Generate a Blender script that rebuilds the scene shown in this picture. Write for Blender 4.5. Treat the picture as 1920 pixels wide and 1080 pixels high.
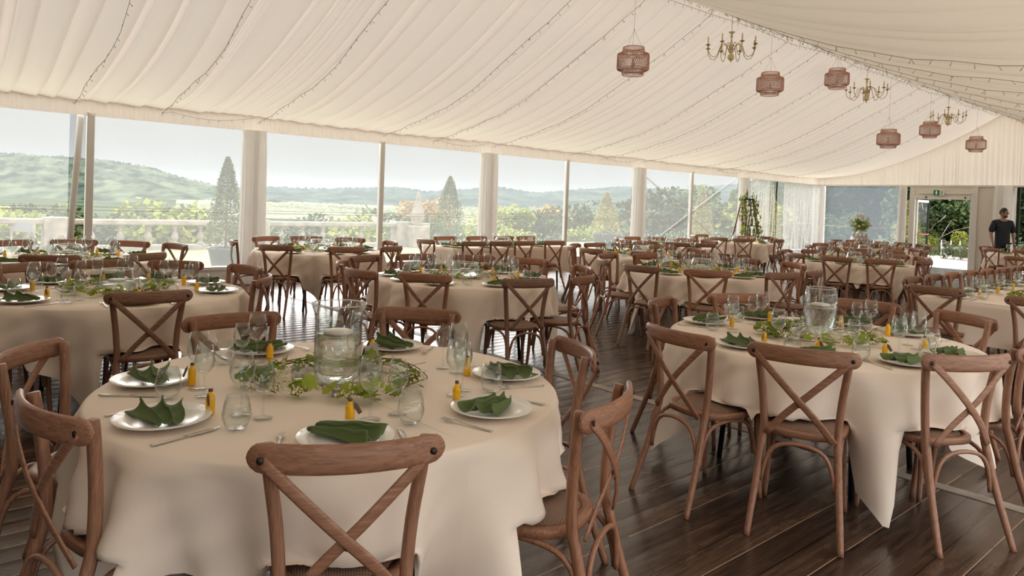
import bpy, math, random
import numpy as np
from mathutils import Vector, Matrix
from math import sin, cos, pi, radians, degrees, atan2, hypot, exp
for o in list(bpy.data.objects): bpy.data.objects.remove(o)
SC = bpy.context.scene
COL = SC.collection
rnd = random.Random(7)

# ---------------------------------------------------------------- camera
# world: X = across the marquee (window wall at X=-11.84), Y = along it, Z up
F, PX, PY, EYE = 1330.0, 960.0, 408.0, 1.49
yaw, pitch, roll = radians(49.0), radians(-1.1), radians(2.1)
FW = Vector((-sin(yaw)*cos(pitch), cos(yaw)*cos(pitch), sin(pitch)))
R0 = Vector((cos(yaw), sin(yaw), 0)); U0 = R0.cross(FW)
RR = R0*cos(roll)+U0*sin(roll); UU = U0*cos(roll)-R0*sin(roll)
cam = bpy.data.cameras.new('camera'); cam_o = bpy.data.objects.new('camera', cam); COL.objects.link(cam_o)
m = Matrix.Identity(4)
for i in range(3):
    m[i][0] = RR[i]; m[i][1] = UU[i]; m[i][2] = -FW[i]
m[2][3] = EYE
cam_o.matrix_world = m
cam.sensor_width = 36; cam.lens = F/1920*36; cam.shift_y = -(540-PY)/1920
cam.clip_start = .05; cam.clip_end = 3000
SC.camera = cam_o
def unproj(px, py, z):
    d = FW + RR*((px-PX)/F) - UU*((py-PY)/F); t = (z-EYE)/d.z
    return d.x*t, d.y*t
def bearing(x, y):                      # + is to the right of the view axis
    return atan2(x*R0.x+y*R0.y, x*FW.x+y*FW.y)

# ---------------------------------------------------------------- world, sun, exposure
W = bpy.data.worlds.new('world'); SC.world = W; W.use_nodes = True
nt = W.node_tree; nt.nodes.clear()
wo = nt.nodes.new('ShaderNodeOutputWorld'); bg = nt.nodes.new('ShaderNodeBackground')
tc = nt.nodes.new('ShaderNodeTexCoord'); sx = nt.nodes.new('ShaderNodeSeparateXYZ')
cr = nt.nodes.new('ShaderNodeValToRGB')
cr.color_ramp.elements[0].position = 0.0; cr.color_ramp.elements[0].color = (.28, .277, .272, 1)
e2 = cr.color_ramp.elements.new(.20); e2.color = (.36, .357, .352, 1)
e3 = cr.color_ramp.elements.new(.29); e3.color = (2.5, 2.5, 2.5, 1)
cr.color_ramp.elements[-1].position = 1.0; cr.color_ramp.elements[-1].color = (3.0, 3.0, 3.05, 1)
nt.links.new(tc.outputs['Generated'], sx.inputs[0]); nt.links.new(sx.outputs['Z'], cr.inputs[0])
nt.links.new(cr.outputs[0], bg.inputs[0]); bg.inputs[1].default_value = .60
nt.links.new(bg.outputs[0], wo.inputs[0])
sun = bpy.data.lights.new('sun', 'SUN'); sun.energy = 2.3; sun.angle = radians(50); sun.color = (1, .97, .92)
sun_o = bpy.data.objects.new('sun', sun); COL.objects.link(sun_o)
sun_o.rotation_euler = (radians(62), 0, radians(-112))
SC.view_settings.view_transform = 'Standard'; SC.view_settings.look = 'None'
SC.view_settings.gamma = 1; SC.view_settings.use_curve_mapping = False
SC.view_settings.exposure = 1.30
cy = SC.cycles
cy.max_bounces = 9; cy.diffuse_bounces = 5; cy.glossy_bounces = 3; cy.transmission_bounces = 5
cy.transparent_max_bounces = 24; cy.sample_clamp_indirect = 4
cy.caustics_reflective = False; cy.caustics_refractive = False
cy.use_denoising = True

# ---------------------------------------------------------------- materials
def mat(name):
    m = bpy.data.materials.new(name); m.use_nodes = True
    n = m.node_tree.nodes; l = m.node_tree.links
    return m, n, l, n['Principled BSDF']
def N(n, t, **k):
    x = n.new('ShaderNode'+t)
    for a, b in k.items():
        if a in x.inputs: x.inputs[a].default_value = b
        else: setattr(x, a, b)
    return x
def simple(name, c, rough=.6, metal=0, noise=0, nscale=20, bump=0, bscale=200, trans=0, spec=None):
    m, n, l, p = mat(name)
    p.inputs['Base Color'].default_value = (*c, 1); p.inputs['Roughness'].default_value = rough
    p.inputs['Metallic'].default_value = metal
    if spec is not None: p.inputs['Specular IOR Level'].default_value = spec
    t = N(n, 'TexCoord')
    if noise:
        x = N(n, 'TexNoise', Scale=nscale, Detail=4.0); l.new(t.outputs['Object'], x.inputs['Vector'])
        r = N(n, 'ValToRGB')
        r.color_ramp.elements[0].position = .3; r.color_ramp.elements[1].position = .7
        r.color_ramp.elements[0].color = (*[v*(1-noise) for v in c], 1)
        r.color_ramp.elements[1].color = (*[min(1, v*(1+noise)) for v in c], 1)
        l.new(x.outputs['Fac'], r.inputs[0]); l.new(r.outputs[0], p.inputs['Base Color'])
    if bump:
        x = N(n, 'TexNoise', Scale=bscale, Detail=3.0); l.new(t.outputs['Object'], x.inputs['Vector'])
        b = N(n, 'Bump', Strength=bump, Distance=.002); l.new(x.outputs['Fac'], b.inputs['Height'])
        l.new(b.outputs[0], p.inputs['Normal'])
    return m
def fabric(name, c, transl=.0, rough=.85, wave=False):
    m, n, l, p = mat(name)
    p.inputs['Base Color'].default_value = (*c, 1); p.inputs['Roughness'].default_value = rough
    p.inputs['Specular IOR Level'].default_value = .15
    t = N(n, 'TexCoord'); x = N(n, 'TexNoise', Scale=350.0, Detail=2.0); l.new(t.outputs['Object'], x.inputs['Vector'])
    b = N(n, 'Bump', Strength=.12, Distance=.001); l.new(x.outputs['Fac'], b.inputs['Height']); l.new(b.outputs[0], p.inputs['Normal'])
    if transl:
        tr = N(n, 'BsdfTranslucent'); tr.inputs[0].default_value = (*c, 1)
        mx = N(n, 'MixShader'); mx.inputs[0].default_value = transl
        l.new(p.outputs[0], mx.inputs[1]); l.new(tr.outputs[0], mx.inputs[2])
        l.new(mx.outputs[0], n['Material Output'].inputs['Surface'])
    return m
def wood(name, dark, light, rough=.42, axis=0):
    m, n, l, p = mat(name)
    t = N(n, 'TexCoord'); mp = N(n, 'Mapping'); s = [64, 64, 64]; s[axis] = 4
    mp.inputs['Scale'].default_value = s
    l.new(t.outputs['Object'], mp.inputs[0])
    x = N(n, 'TexNoise', Scale=2.2, Detail=5.0, Distortion=.8); l.new(mp.outputs[0], x.inputs['Vector'])
    r = N(n, 'ValToRGB'); r.color_ramp.elements[0].position = .22; r.color_ramp.elements[1].position = .72
    r.color_ramp.elements[0].color = (*dark, 1); r.color_ramp.elements[1].color = (*light, 1)
    l.new(x.outputs['Fac'], r.inputs[0])
    oi = N(n, 'ObjectInfo'); mm = N(n, 'MixRGB', blend_type='MULTIPLY'); mm.inputs[0].default_value = 1
    l.new(r.outputs[0], mm.inputs[1]); l.new(oi.outputs['Color'], mm.inputs[2])
    l.new(mm.outputs[0], p.inputs['Base Color']); p.inputs['Roughness'].default_value = rough
    b = N(n, 'Bump', Strength=.15, Distance=.002); l.new(x.outputs['Fac'], b.inputs['Height']); l.new(b.outputs[0], p.inputs['Normal'])
    return m
def thin_glass(name, tint=(.97, .985, .98), fres=1.45, rough=.0):
    m, n, l, p = mat(name); n.remove(p)
    tr = N(n, 'BsdfTransparent'); tr.inputs[0].default_value = (*tint, 1)
    g = N(n, 'BsdfGlossy'); g.inputs['Roughness'].default_value = rough
    f = N(n, 'LayerWeight'); f.inputs['Blend'].default_value = .5
    pw = N(n, 'Math', operation='POWER'); pw.inputs[1].default_value = 2.6; l.new(f.outputs['Facing'], pw.inputs[0])
    mu = N(n, 'Math', operation='MULTIPLY_ADD'); mu.inputs[1].default_value = .75; mu.inputs[2].default_value = .04
    mx = N(n, 'MixShader'); l.new(pw.outputs[0], mu.inputs[0]); l.new(mu.outputs[0], mx.inputs[0])
    l.new(tr.outputs[0], mx.inputs[1]); l.new(g.outputs[0], mx.inputs[2])
    l.new(mx.outputs[0], n['Material Output'].inputs['Surface'])
    return m
def water_mat():
    m, n, l, p = mat('vase_water'); p.inputs['Base Color'].default_value = (.97, .97, .95, 1)
    p.inputs['Transmission Weight'].default_value = 1; p.inputs['Roughness'].default_value = .0; p.inputs['IOR'].default_value = 1.33
    tr = N(n, 'BsdfTransparent'); mx = N(n, 'MixShader'); mx.inputs[0].default_value = .35
    l.new(p.outputs[0], mx.inputs[1]); l.new(tr.outputs[0], mx.inputs[2]); l.new(mx.outputs[0], n['Material Output'].inputs['Surface'])
    return m
def film(name, haze=.3, c=(.9, .92, .9)):
    m, n, l, p = mat(name); n.remove(p)
    tr = N(n, 'BsdfTransparent'); tr.inputs[0].default_value = (.97, .97, .97, 1)
    d = N(n, 'BsdfTranslucent'); d.inputs[0].default_value = (*c, 1)
    a = N(n, 'MixShader'); a.inputs[0].default_value = haze
    l.new(tr.outputs[0], a.inputs[1]); l.new(d.outputs[0], a.inputs[2])
    g = N(n, 'BsdfGlossy'); g.inputs['Roughness'].default_value = .03
    f = N(n, 'LayerWeight'); f.inputs['Blend'].default_value = .5
    pw = N(n, 'Math', operation='POWER'); pw.inputs[1].default_value = 4.0; l.new(f.outputs['Facing'], pw.inputs[0])
    mu = N(n, 'Math', operation='MULTIPLY'); mu.inputs[1].default_value = .5; l.new(pw.outputs[0], mu.inputs[0])
    b = N(n, 'MixShader'); l.new(mu.outputs[0], b.inputs[0]); l.new(a.outputs[0], b.inputs[1]); l.new(g.outputs[0], b.inputs[2])
    l.new(b.outputs[0], n['Material Output'].inputs['Surface'])
    return m
def leafmat(name, a, b, transl=.3, scale=6.0):
    m, n, l, p = mat(name)
    t = N(n, 'TexCoord'); x = N(n, 'TexNoise', Scale=scale, Detail=3.0); l.new(t.outputs['Object'], x.inputs['Vector'])
    r = N(n, 'ValToRGB'); r.color_ramp.elements[0].position = .35; r.color_ramp.elements[1].position = .65
    r.color_ramp.elements[0].color = (*a, 1); r.color_ramp.elements[1].color = (*b, 1)
    l.new(x.outputs['Fac'], r.inputs[0]); l.new(r.outputs[0], p.inputs['Base Color']); p.inputs['Roughness'].default_value = .8; p.inputs['Specular IOR Level'].default_value = .0 if transl == 0 else .15
    tr = N(n, 'BsdfTranslucent'); l.new(r.outputs[0], tr.inputs[0])
    mx = N(n, 'MixShader'); mx.inputs[0].default_value = transl
    l.new(p.outputs[0], mx.inputs[1]); l.new(tr.outputs[0], mx.inputs[2]); l.new(mx.outputs[0], n['Material Output'].inputs['Surface'])
    return m
def floor_mat():
    m, n, l, p = mat('floorboards')
    t = N(n, 'TexCoord'); sp = N(n, 'SeparateXYZ'); l.new(t.outputs['Object'], sp.inputs[0])
    w = .135
    def M(op, a, b=None, v=None):
        q = N(n, 'Math', operation=op)
        if hasattr(a, 'links'): l.new(a, q.inputs[0])
        else: q.inputs[0].default_value = a
        if b is not None:
            if hasattr(b, 'links'): l.new(b, q.inputs[1])
            else: q.inputs[1].default_value = b
        return q.outputs[0]
    xs = M('DIVIDE', sp.outputs['X'], w); idx = M('FLOOR', xs); fr = M('FRACT', xs)
    # board-to-board shade
    wn = N(n, 'TexWhiteNoise', noise_dimensions='1D'); l.new(idx, wn.inputs['W'])
    mp = N(n, 'Mapping'); mp.inputs['Scale'].default_value = (26, 1.3, 1); l.new(t.outputs['Object'], mp.inputs[0])
    g = N(n, 'TexNoise', Scale=1.6, Detail=6.0, Distortion=.6); l.new(mp.outputs[0], g.inputs['Vector'])
    r = N(n, 'ValToRGB'); e = r.color_ramp.elements
    e[0].position = .3; e[0].color = (.035, .020, .013, 1); e[1].position = .75; e[1].color = (.10, .058, .038, 1)
    l.new(g.outputs['Fac'], r.inputs[0])
    # worn, scuffed patches
    mp2 = N(n, 'Mapping'); mp2.inputs['Scale'].default_value = (5, 1.6, 1); l.new(t.outputs['Object'], mp2.inputs[0])
    g2 = N(n, 'TexNoise', Scale=1.4, Detail=8.0, Roughness=.72); l.new(mp2.outputs[0], g2.inputs['Vector'])
    r2 = N(n, 'ValToRGB'); e = r2.color_ramp.elements; e[0].position = .53; e[0].color = (0, 0, 0, 1); e[1].position = .74; e[1].color = (1, 1, 1, 1)
    l.new(g2.outputs['Fac'], r2.inputs[0])
    mx = N(n, 'MixRGB'); l.new(M('MULTIPLY', r2.outputs[0], .75), mx.inputs[0]); l.new(r.outputs[0], mx.inputs[1]); mx.inputs[2].default_value = (.20, .12, .080, 1)
    sh = N(n, 'MixRGB', blend_type='MULTIPLY'); sh.inputs[0].default_value = 1
    l.new(mx.outputs[0], sh.inputs[1]); l.new(M('ADD', M('MULTIPLY', wn.outputs['Value'], .7), .6), sh.inputs[2])
    # joints: a dark gap with a paler worn edge
    gap = M('LESS_THAN', fr, .035)
    edge = M('MULTIPLY', M('MULTIPLY', M('GREATER_THAN', fr, .96), M('GREATER_THAN', wn.outputs['Value'], .5)), M('GREATER_THAN', g2.outputs['Fac'], .44))
    m1 = N(n, 'MixRGB'); l.new(edge, m1.inputs[0]); l.new(sh.outputs[0], m1.inputs[1]); m1.inputs[2].default_value = (.36, .23, .14, 1)
    m2 = N(n, 'MixRGB'); l.new(gap, m2.inputs[0]); l.new(m1.outputs[0], m2.inputs[1]); m2.inputs[2].default_value = (.01, .006, .004, 1)
    l.new(m2.outputs[0], p.inputs['Base Color'])
    rr = M('ADD', M('MULTIPLY', g.outputs['Fac'], .28), .10); l.new(rr, p.inputs['Roughness'])
    p.inputs['Specular IOR Level'].default_value = .6
    # boards are slightly cupped, which breaks the window reflections into bars
    cup = M('MULTIPLY', M('SUBTRACT', fr, .5), M('SUBTRACT', fr, .5))
    hh = M('ADD', M('MULTIPLY', cup, -2.2), M('MULTIPLY', g.outputs['Fac'], .25))
    b = N(n, 'Bump', Strength=.6, Distance=.006); l.new(hh, b.inputs['Height']); l.new(b.outputs[0], p.inputs['Normal'])
    return m
def weave(name, a, b):
    m, n, l, p = mat(name)
    t = N(n, 'TexCoord')
    w1 = N(n, 'TexWave', Scale=42.0, bands_direction='X'); w2 = N(n, 'TexWave', Scale=42.0, bands_direction='Y')
    l.new(t.outputs['Object'], w1.inputs['Vector']); l.new(t.outputs['Object'], w2.inputs['Vector'])
    mu = N(n, 'Math', operation='MULTIPLY'); l.new(w1.outputs['Fac'], mu.inputs[0]); l.new(w2.outputs['Fac'], mu.inputs[1])
    r = N(n, 'ValToRGB'); r.color_ramp.elements[0].color = (*a, 1); r.color_ramp.elements[1].color = (*b, 1); r.color_ramp.elements[1].position = .6
    l.new(mu.outputs[0], r.inputs[0]); l.new(r.outputs[0], p.inputs['Base Color']); p.inputs['Roughness'].default_value = .55
    bu = N(n, 'Bump', Strength=.5, Distance=.003); l.new(mu.outputs[0], bu.inputs['Height']); l.new(bu.outputs[0], p.inputs['Normal'])
    return m
M_ = dict(
    wood=wood('oak', (.19, .080, .044), (.41, .212, .130)),
    woodv=wood('oak_upright', (.18, .075, .041), (.39, .20, .12), axis=2),
    cane=weave('woven_rattan', (.13, .07, .045), (.38, .24, .165)),
    bolt=simple('dark_bolt', (.05, .035, .03), .4, .8),
    floor=floor_mat(), stripe=simple('pale_joint_strip', (.34, .28, .22), .5, noise=.35, nscale=9),
    cloth=fabric('cream_tablecloth', (.88, .765, .655)),
    ceil=fabric('cream_roof_lining', (.85, .78, .70), .10), ceil2=fabric('dull_roof_lining', (.83, .73, .60), .095), rear=fabric('rear_lining', (.10, .08, .06)),  # right slope's dimmer light toned into ceil2; rear darkened to cut camera-side light
    gable=fabric('gable_lining', (.84, .77, .69), .17),
    val=fabric('pleated_valance', (.86, .79, .72), .12),
    sheer=None, film2=film('hazy_film', .17, (.66, .74, .80)), film=film('clear_film', .14, (.80, .815, .82)), seam=simple('weld_seam', (.85, .86, .85), .3),
    post=simple('white_post', (.74, .72, .69), .45), base=simple('white_kickboard', (.72, .70, .67), .6),
    drape=fabric('white_drape', (.88, .86, .84), .38),
    steel=simple('cutlery_steel', (.62, .58, .52), .22, 1.0), cable=simple('grey_cable', (.35, .35, .36), .5, .3),
    plate=simple('glazed_plate', (.80, .77, .70), .22),
    napkin=fabric('green_napkin', (.125, .17, .068)),
    glass=thin_glass('drinking_glass'), oil=simple('golden_oil', (.95, .52, .015), .1),
    cork=simple('bottle_cork', (.11, .065, .05), .6), tag=simple('brown_card', (.16, .095, .08), .8),
    card=simple('grey_card', (.36, .34, .30), .7), water=water_mat(),
    candle=simple('candle_wax', (.85, .80, .70), .5),
    leaf=leafmat('vine_leaf', (.13, .22, .025), (.38, .45, .07)), twig=simple('twig', (.17, .10, .06), .7),
    blossom=simple('cream_blossom', (.80, .73, .50), .6),
    dark=simple('black_metal', (.018, .018, .02), .4, .4), top=simple('plywood', (.30, .2, .12), .6),
    lantern=weave('copper_weave', (.50, .23, .155), (.85, .50, .38)),
    brass=simple('antique_brass', (.42, .30, .13), .45, .4), pale=simple('brass_pale', (.62, .50, .30), .45, .2),
    bulb=simple('candle_bulb', (.62, .48, .28), .3), wire=simple('string_wire', (.22, .20, .15), .6),
    wirebulb=simple('string_bulb', (.45, .40, .28), .4),
)
def sheer_mat():
    m, n, l, p = mat('sheer_curtain'); n.remove(p)
    tr = N(n, 'BsdfTransparent'); d = N(n, 'BsdfTranslucent'); d.inputs[0].default_value = (.5, .5, .49, 1)
    df = N(n, 'BsdfDiffuse'); df.inputs[0].default_value = (.88, .87, .85, 1)
    a = N(n, 'MixShader'); l.new(d.outputs[0], a.inputs[1]); l.new(df.outputs[0], a.inputs[2])
    b = N(n, 'MixShader'); b.inputs[0].default_value = .2
    l.new(tr.outputs[0], b.inputs[1]); l.new(a.outputs[0], b.inputs[2]); l.new(b.outputs[0], n['Material Output'].inputs['Surface'])
    return m
M_['sheer'] = sheer_mat()
M_['rim'] = film('glass_rim', .55, (.95, .97, .96))  # highlight along the vase lip put in as milky white
# ---------------------------------------------------------------- mesh builder
class MB:
    def __init__(s): s.v = []; s.f = []
    def add(s, v, f):
        k = len(s.v); s.v += [tuple(p) for p in v]; s.f += [tuple(i+k for i in q) for q in f]; return s
    def box(s, x0, x1, y0, y1, z0, z1):
        v = [(x, y, z) for x in (x0, x1) for y in (y0, y1) for z in (z0, z1)]
        return s.add(v, [(0, 1, 3, 2), (4, 6, 7, 5), (0, 4, 5, 1), (2, 3, 7, 6), (0, 2, 6, 4), (1, 5, 7, 3)])
    def sweep(s, P, A, B=None, nrm=(0, 1, 0), n=8, closed=False, sq=1.0):
        P = [Vector(p) for p in P]; B = A if B is None else B
        A = A if hasattr(A, '__len__') else [A]*len(P); B = B if hasattr(B, '__len__') else [B]*len(P)
        nrm = Vector(nrm); rings = []
        for i, p in enumerate(P):
            a = P[i-1] if (i or closed) else P[i]; b = P[(i+1) % len(P)] if (i+1 < len(P) or closed) else P[i]
            t = (b-a).normalized(); side = t.cross(nrm)
            if side.length < 1e-3: side = t.cross(Vector((1, 0, .01)))
            side.normalize(); up = side.cross(t)
            for k in range(n):
                th = 2*pi*(k+.5)/n; c, sn = cos(th), sin(th)
                c = math.copysign(abs(c)**sq, c); sn = math.copysign(abs(sn)**sq, sn)
                rings.append(p+side*(A[i]*c)+up*(B[i]*sn))
        f = []
        m_ = len(P) if closed else len(P)-1
        for i in range(m_):
            j = (i+1) % len(P)
            for k in range(n): f.append((i*n+k, i*n+(k+1) % n, j*n+(k+1) % n, j*n+k))
        if not closed:
            f.append(tuple(range(n-1, -1, -1))); f.append(tuple((len(P)-1)*n+k for k in range(n)))
        return s.add(rings, f)
    def lathe(s, prof, n=20, c=(0, 0, 0), cap=False):
        v = []; f = []
        for r, z in prof:
            for k in range(n): v.append((c[0]+r*cos(2*pi*k/n), c[1]+r*sin(2*pi*k/n), c[2]+z))
        for i in range(len(prof)-1):
            for k in range(n): f.append((i*n+k, i*n+(k+1) % n, (i+1)*n+(k+1) % n, (i+1)*n+k))
        if cap: f.append(tuple(range(n-1, -1, -1))); f.append(tuple((len(prof)-1)*n+k for k in range(n)))
        return s.add(v, f)
    def grid(s, rows):
        nr, nc = len(rows), len(rows[0]); v = [p for r in rows for p in r]
        return s.add(v, [(i*nc+j, i*nc+j+1, (i+1)*nc+j+1, (i+1)*nc+j) for i in range(nr-1) for j in range(nc-1)])
    def ball(s, c, r, n=8, mrings=6, sc=(1, 1, 1)):
        v = [(c[0], c[1], c[2]-r*sc[2])]; f = []
        for i in range(1, mrings):
            ph = pi*i/mrings
            for k in range(n): v.append((c[0]+r*sc[0]*sin(ph)*cos(2*pi*k/n), c[1]+r*sc[1]*sin(ph)*sin(2*pi*k/n), c[2]-r*sc[2]*cos(ph)))
        v.append((c[0], c[1], c[2]+r*sc[2])); L = len(v)-1
        for k in range(n): f.append((0, 1+(k+1) % n, 1+k)); f.append((L, 1+(mrings-2)*n+k, 1+(mrings-2)*n+(k+1) % n))
        for i in range(mrings-2):
            for k in range(n): f.append((1+i*n+k, 1+i*n+(k+1) % n, 1+(i+1)*n+(k+1) % n, 1+(i+1)*n+k))
        return s.add(v, f)
    def build(s, name, material, parent=None, smooth=True, solid=0, bevel=0, sub=0):
        me = bpy.data.meshes.new(name); me.from_pydata(s.v, [], s.f); me.update()
        if smooth: me.polygons.foreach_set('use_smooth', [True]*len(me.polygons))
        me.materials.append(material)
        o = bpy.data.objects.new(name, me); COL.objects.link(o)
        if parent: o.parent = parent
        if solid:
            q = o.modifiers.new('solid', 'SOLIDIFY'); q.thickness = solid; q.offset = 0
        if bevel:
            q = o.modifiers.new('bevel', 'BEVEL'); q.width = bevel; q.segments = 2; q.limit_method = 'ANGLE'
        if sub:
            q = o.modifiers.new('sub', 'SUBSURF'); q.levels = q.render_levels = sub
        return o
def tag(o, label=None, cat=None, group=None, kind=None):
    if label: o['label'] = label
    if cat: o['category'] = cat
    if group: o['group'] = group
    if kind: o['kind'] = kind
    return o
def empty(name, loc=(0, 0, 0), rz=0):
    o = bpy.data.objects.new(name, None); COL.objects.link(o); o.location = loc; o.rotation_euler = (0, 0, rz); o.empty_display_size = .1
    return o
KIDS = {}
def kids(o):
    if o.name not in KIDS: KIDS[o.name] = list(o.children)
    return KIDS[o.name]
def dup(root, loc, rz, label, group=None, color=None, tilt=None, first=[set()]):
    """the first call places the prototype itself, later calls copy it with its parts and sub-parts"""
    if root.name not in first[0]:
        kids(root)
        for c in kids(root): kids(c)
        first[0].add(root.name); r = root; mine = kids(root)
    else:
        r = root.copy(); COL.objects.link(r); mine = []
        for ch in kids(root):
            c = ch.copy(); COL.objects.link(c); c.parent = r; mine.append(c)
            for g in kids(ch):
                d = g.copy(); COL.objects.link(d); d.parent = c
    r.location = loc; r.rotation_euler = (0, 0, rz); r['label'] = label
    if group: r['group'] = group
    if color:
        r.color = color
        for c in mine: c.color = color
    return r
def struct(o): o['kind'] = 'structure'; return o
# ---------------------------------------------------------------- marquee shell
WX, Y0, YE, RX = -11.84, -3.2, 24.46, -6.25        # window wall, rear, end wall, ridge
ZE, ZV, ZR = 2.80, 2.54, 4.76                      # eave, valance hem, ridge
XR = 1.0
COLY = [4.46+5*n for n in range(-1, 5)]
def roof_z(x, sag=True):
    if x <= RX: t = (x-WX)/(RX-WX)
    else: t = 1-(x-RX)/(RX-WX)
    z = ZE+(ZR-ZE)*t
    t = min(1, max(0, t))
    if sag: z -= .42*sin(pi*t)*(1-.15*t)
    return z
fl = MB().box(WX, XR+.4, Y0, YE, -.12, 0).build('floor', M_['floor'], smooth=False); struct(fl)
for i, y in enumerate((4.43, 9.45, 14.45)):
    st = MB().box(WX+.3, XR, y-.045, y+.045, .0, .004).build('trim_%d' % (i+1), M_['stripe'], smooth=False); struct(st)
# pleated roof lining, one mesh per slope; gathered along Y
def pleat_table(y0, y1, seed, lo=.05, hi=.42):
    r = random.Random(seed); ys = [y0]
    while ys[-1] < y1:
        k = r.random()
        ys.append(ys[-1]+(lo+(hi-lo)*k**2.6))
    return ys
def pleat_rows(ys, amp=1.0, seed=1):
    r = random.Random(seed); out = []
    for a, b in zip(ys[:-1], ys[1:]):
        w = b-a; h = min(.085, .42*w)*amp*r.uniform(.5, 1.25)
        for t, q in ((0, 0), (.30, .35), (.62, .8), (.80, 1), (.90, .95), (.97, .1)): out.append((a+w*t, -h*q))
    return out
def slope(name, xs, seed, mt=None):
    rows = []
    for y, d in pleat_rows(pleat_table(Y0, YE, seed), 1.0, seed):
        bay = (y-4.46)/5; sw = .035*sin(pi*(bay-math.floor(bay)))
        rows.append([(x, y+.02*sin(x*1.3+y*3), roof_z(x)+d*(.25+.75*min(1, max(0, 5.6-abs(x-RX))/1.2)*min(1, .45+abs(x-RX)/1.5))-sw) for x in xs])
    return struct(MB().grid(rows).build(name, mt or M_['ceil']))
slope('ceiling', [WX+(RX-WX)*i/26 for i in range(27)], 3)
slope('ceiling_right', [RX+(XR-RX)*i/26 for i in range(27)], 11, M_['ceil2'])
# valance along the window wall
def vpleat(p0, p1, z0, z1f, seed, amp=.018, pitch=.07):
    L = hypot(p1[0]-p0[0], p1[1]-p0[1]); ux, uy = (p1[0]-p0[0])/L, (p1[1]-p0[1])/L
    r = random.Random(seed); rows = []; d = 0
    while d < L:
        w = pitch*r.uniform(.5, 1.7); a = amp*r.uniform(.5, 1.2)
        for t in (0, .25, .5, .75):
            q = min(L, d+w*t); off = a*sin(2*pi*t)
            x, y = p0[0]+ux*q, p0[1]+uy*q; zt = z1f(x, y)
            rows.append([(x-uy*off*(.25+.75*k), y+ux*off*(.25+.75*k), zt+(z0-zt)*k) for k in (0, .15, .5, 1)])
        d += w
    return MB().grid(rows)
struct(vpleat((WX+.05, Y0), (WX+.05, YE), ZV, lambda x, y: ZE+.02, 5).build('trim_4', M_['val']))
struct(vpleat((WX, YE-.05), (XR, YE-.05), ZV, lambda x, y: roof_z(x)+.03, 6, .022, .11).build('wall_end', M_['gable']))
struct(MB().box(WX, XR, YE-.07, YE+.02, ZV-.03, ZV+.02).build('trim_5', M_['post'], smooth=False))
# kickboard and outer ledge under the film
struct(MB().box(WX-.05, WX+.02, Y0, YE, 0, .26).box(WX-.14, WX+.04, Y0, YE, .24, .29).build('baseboard_left', M_['base'], smooth=False))
struct(MB().box(WX, -9.0, YE-.02, YE+.05, 0, .12).build('baseboard_end', M_['base'], smooth=False))
# posts: the structural ones are wrapped in gathered drape, the middle ones are bare
def draped_column(x, y, w, dpt, z1, seed, label, flare=.0):
    t = empty('draped_column', (x, y, 0))
    MB().box(-.05, .05, -.05, .05, 0, z1).build('post', M_['post'], t, smooth=False)
    r = random.Random(seed); n = 120; rows = []
    ph = [r.uniform(0, 6.28) for _ in range(4)]
    for k in range(n+1):
        a = 2*pi*(k % n)/n
        cx, cy_ = cos(a), sin(a)
        q = (abs(cx)**5+abs(cy_)**5)**(-1/5)
        row = []
        for z in (0.02, .5, 1.1, 1.7, z1-.35, z1-.08, z1):
            g = 1+flare*(1-z/z1)
            wv = 1+(.055*sin(15*a+ph[0])+.035*sin(27*a+ph[1]))*(1 if z < z1-.1 else .4)
            row.append((cx*q*w/2*wv*g, cy_*q*dpt/2*wv*g, z))
        rows.append(row)
    MB().grid(rows).build('drape', M_['drape'], t)
    tag(t, label, 'column', 'draped columns of the marquee'); return t
names = ['left of the first window, outside the left edge', 'first one in from the left', 'second one from the left', 'third one from the left', 'fourth one from the left', 'slim, in the far corner']
for i, y in enumerate(COLY):
    if i == 0: continue
    draped_column(WX+.16, y, .22, .35 if i < 5 else .24, ZV, 20+i, 'white gathered drape column on window wall, '+names[i], .12)
draped_column(-8.97, YE-.12, .20, .18, ZV, 40, 'white gathered drape column left of the exit door', .05)
draped_column(-6.22, YE-.16, .42, .22, ZV, 41, 'white gathered drape column right of the door, under the ridge', .12)
n_t = 6
def post(y, w=.10, x=WX, z1=ZV+.05, d=.08):
    global n_t
    o = MB().box(x-d/2, x+d/2, y-w/2, y+w/2, 0, z1).build('trim_%d' % n_t, M_['post'], smooth=False, bevel=.008); n_t += 1
    return struct(o)
post(2.12, .10); post(-3.1)
for n in (0, 1, 2): post(COLY[n+1]+2.5, .095)
# loose flap edge beside the open slit in the film
fe = MB().sweep([(WX+.02, 1.99, ZV), (WX+.02, 1.96, 1.9), (WX+.02, 1.91, 1.1), (WX+.02, 1.88, .3)], .045, .02, (1, 0, 0)).build('trim_%d' % n_t, M_['post']); struct(fe); n_t += 1
# clear film panes
wn = [0]
def pane(y0, y1, slit=None, x=WX, seams=True):
    wn[0] += 1
    rows = []; n = max(2, int((y1-y0)/.22))
    for k in range(n+1):
        y = y0+(y1-y0)*k/n
        rows.append([(x+.010*sin(y*4.1+z*2)+.006*sin(y*11+z*5), y, z) for z in (.29, .7, 1.1, 1.5, 1.9, 2.3, ZV+.05)])
    o = struct(MB().grid(rows).build('window_%d' % wn[0], M_['film']))
    if seams:
        for z, h in ((1.17, .008), (1.215, .006)):
            r2 = [[(x+.02+.008*sin(y0+(y1-y0)*k/n*4.1+z*2), y0+(y1-y0)*k/n, z+q) for q in (0, h)] for k in range(n+1)]
            MB().grid(r2).build('weld_seam', M_['seam'], o)
    return o
pane(Y0, 1.86); pane(2.16, COLY[1]-.1)
for n in range(1, 4):
    pane(COLY[n]+.1, COLY[n]+2.48); pane(COLY[n]+2.52, COLY[n+1]-.1)
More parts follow.
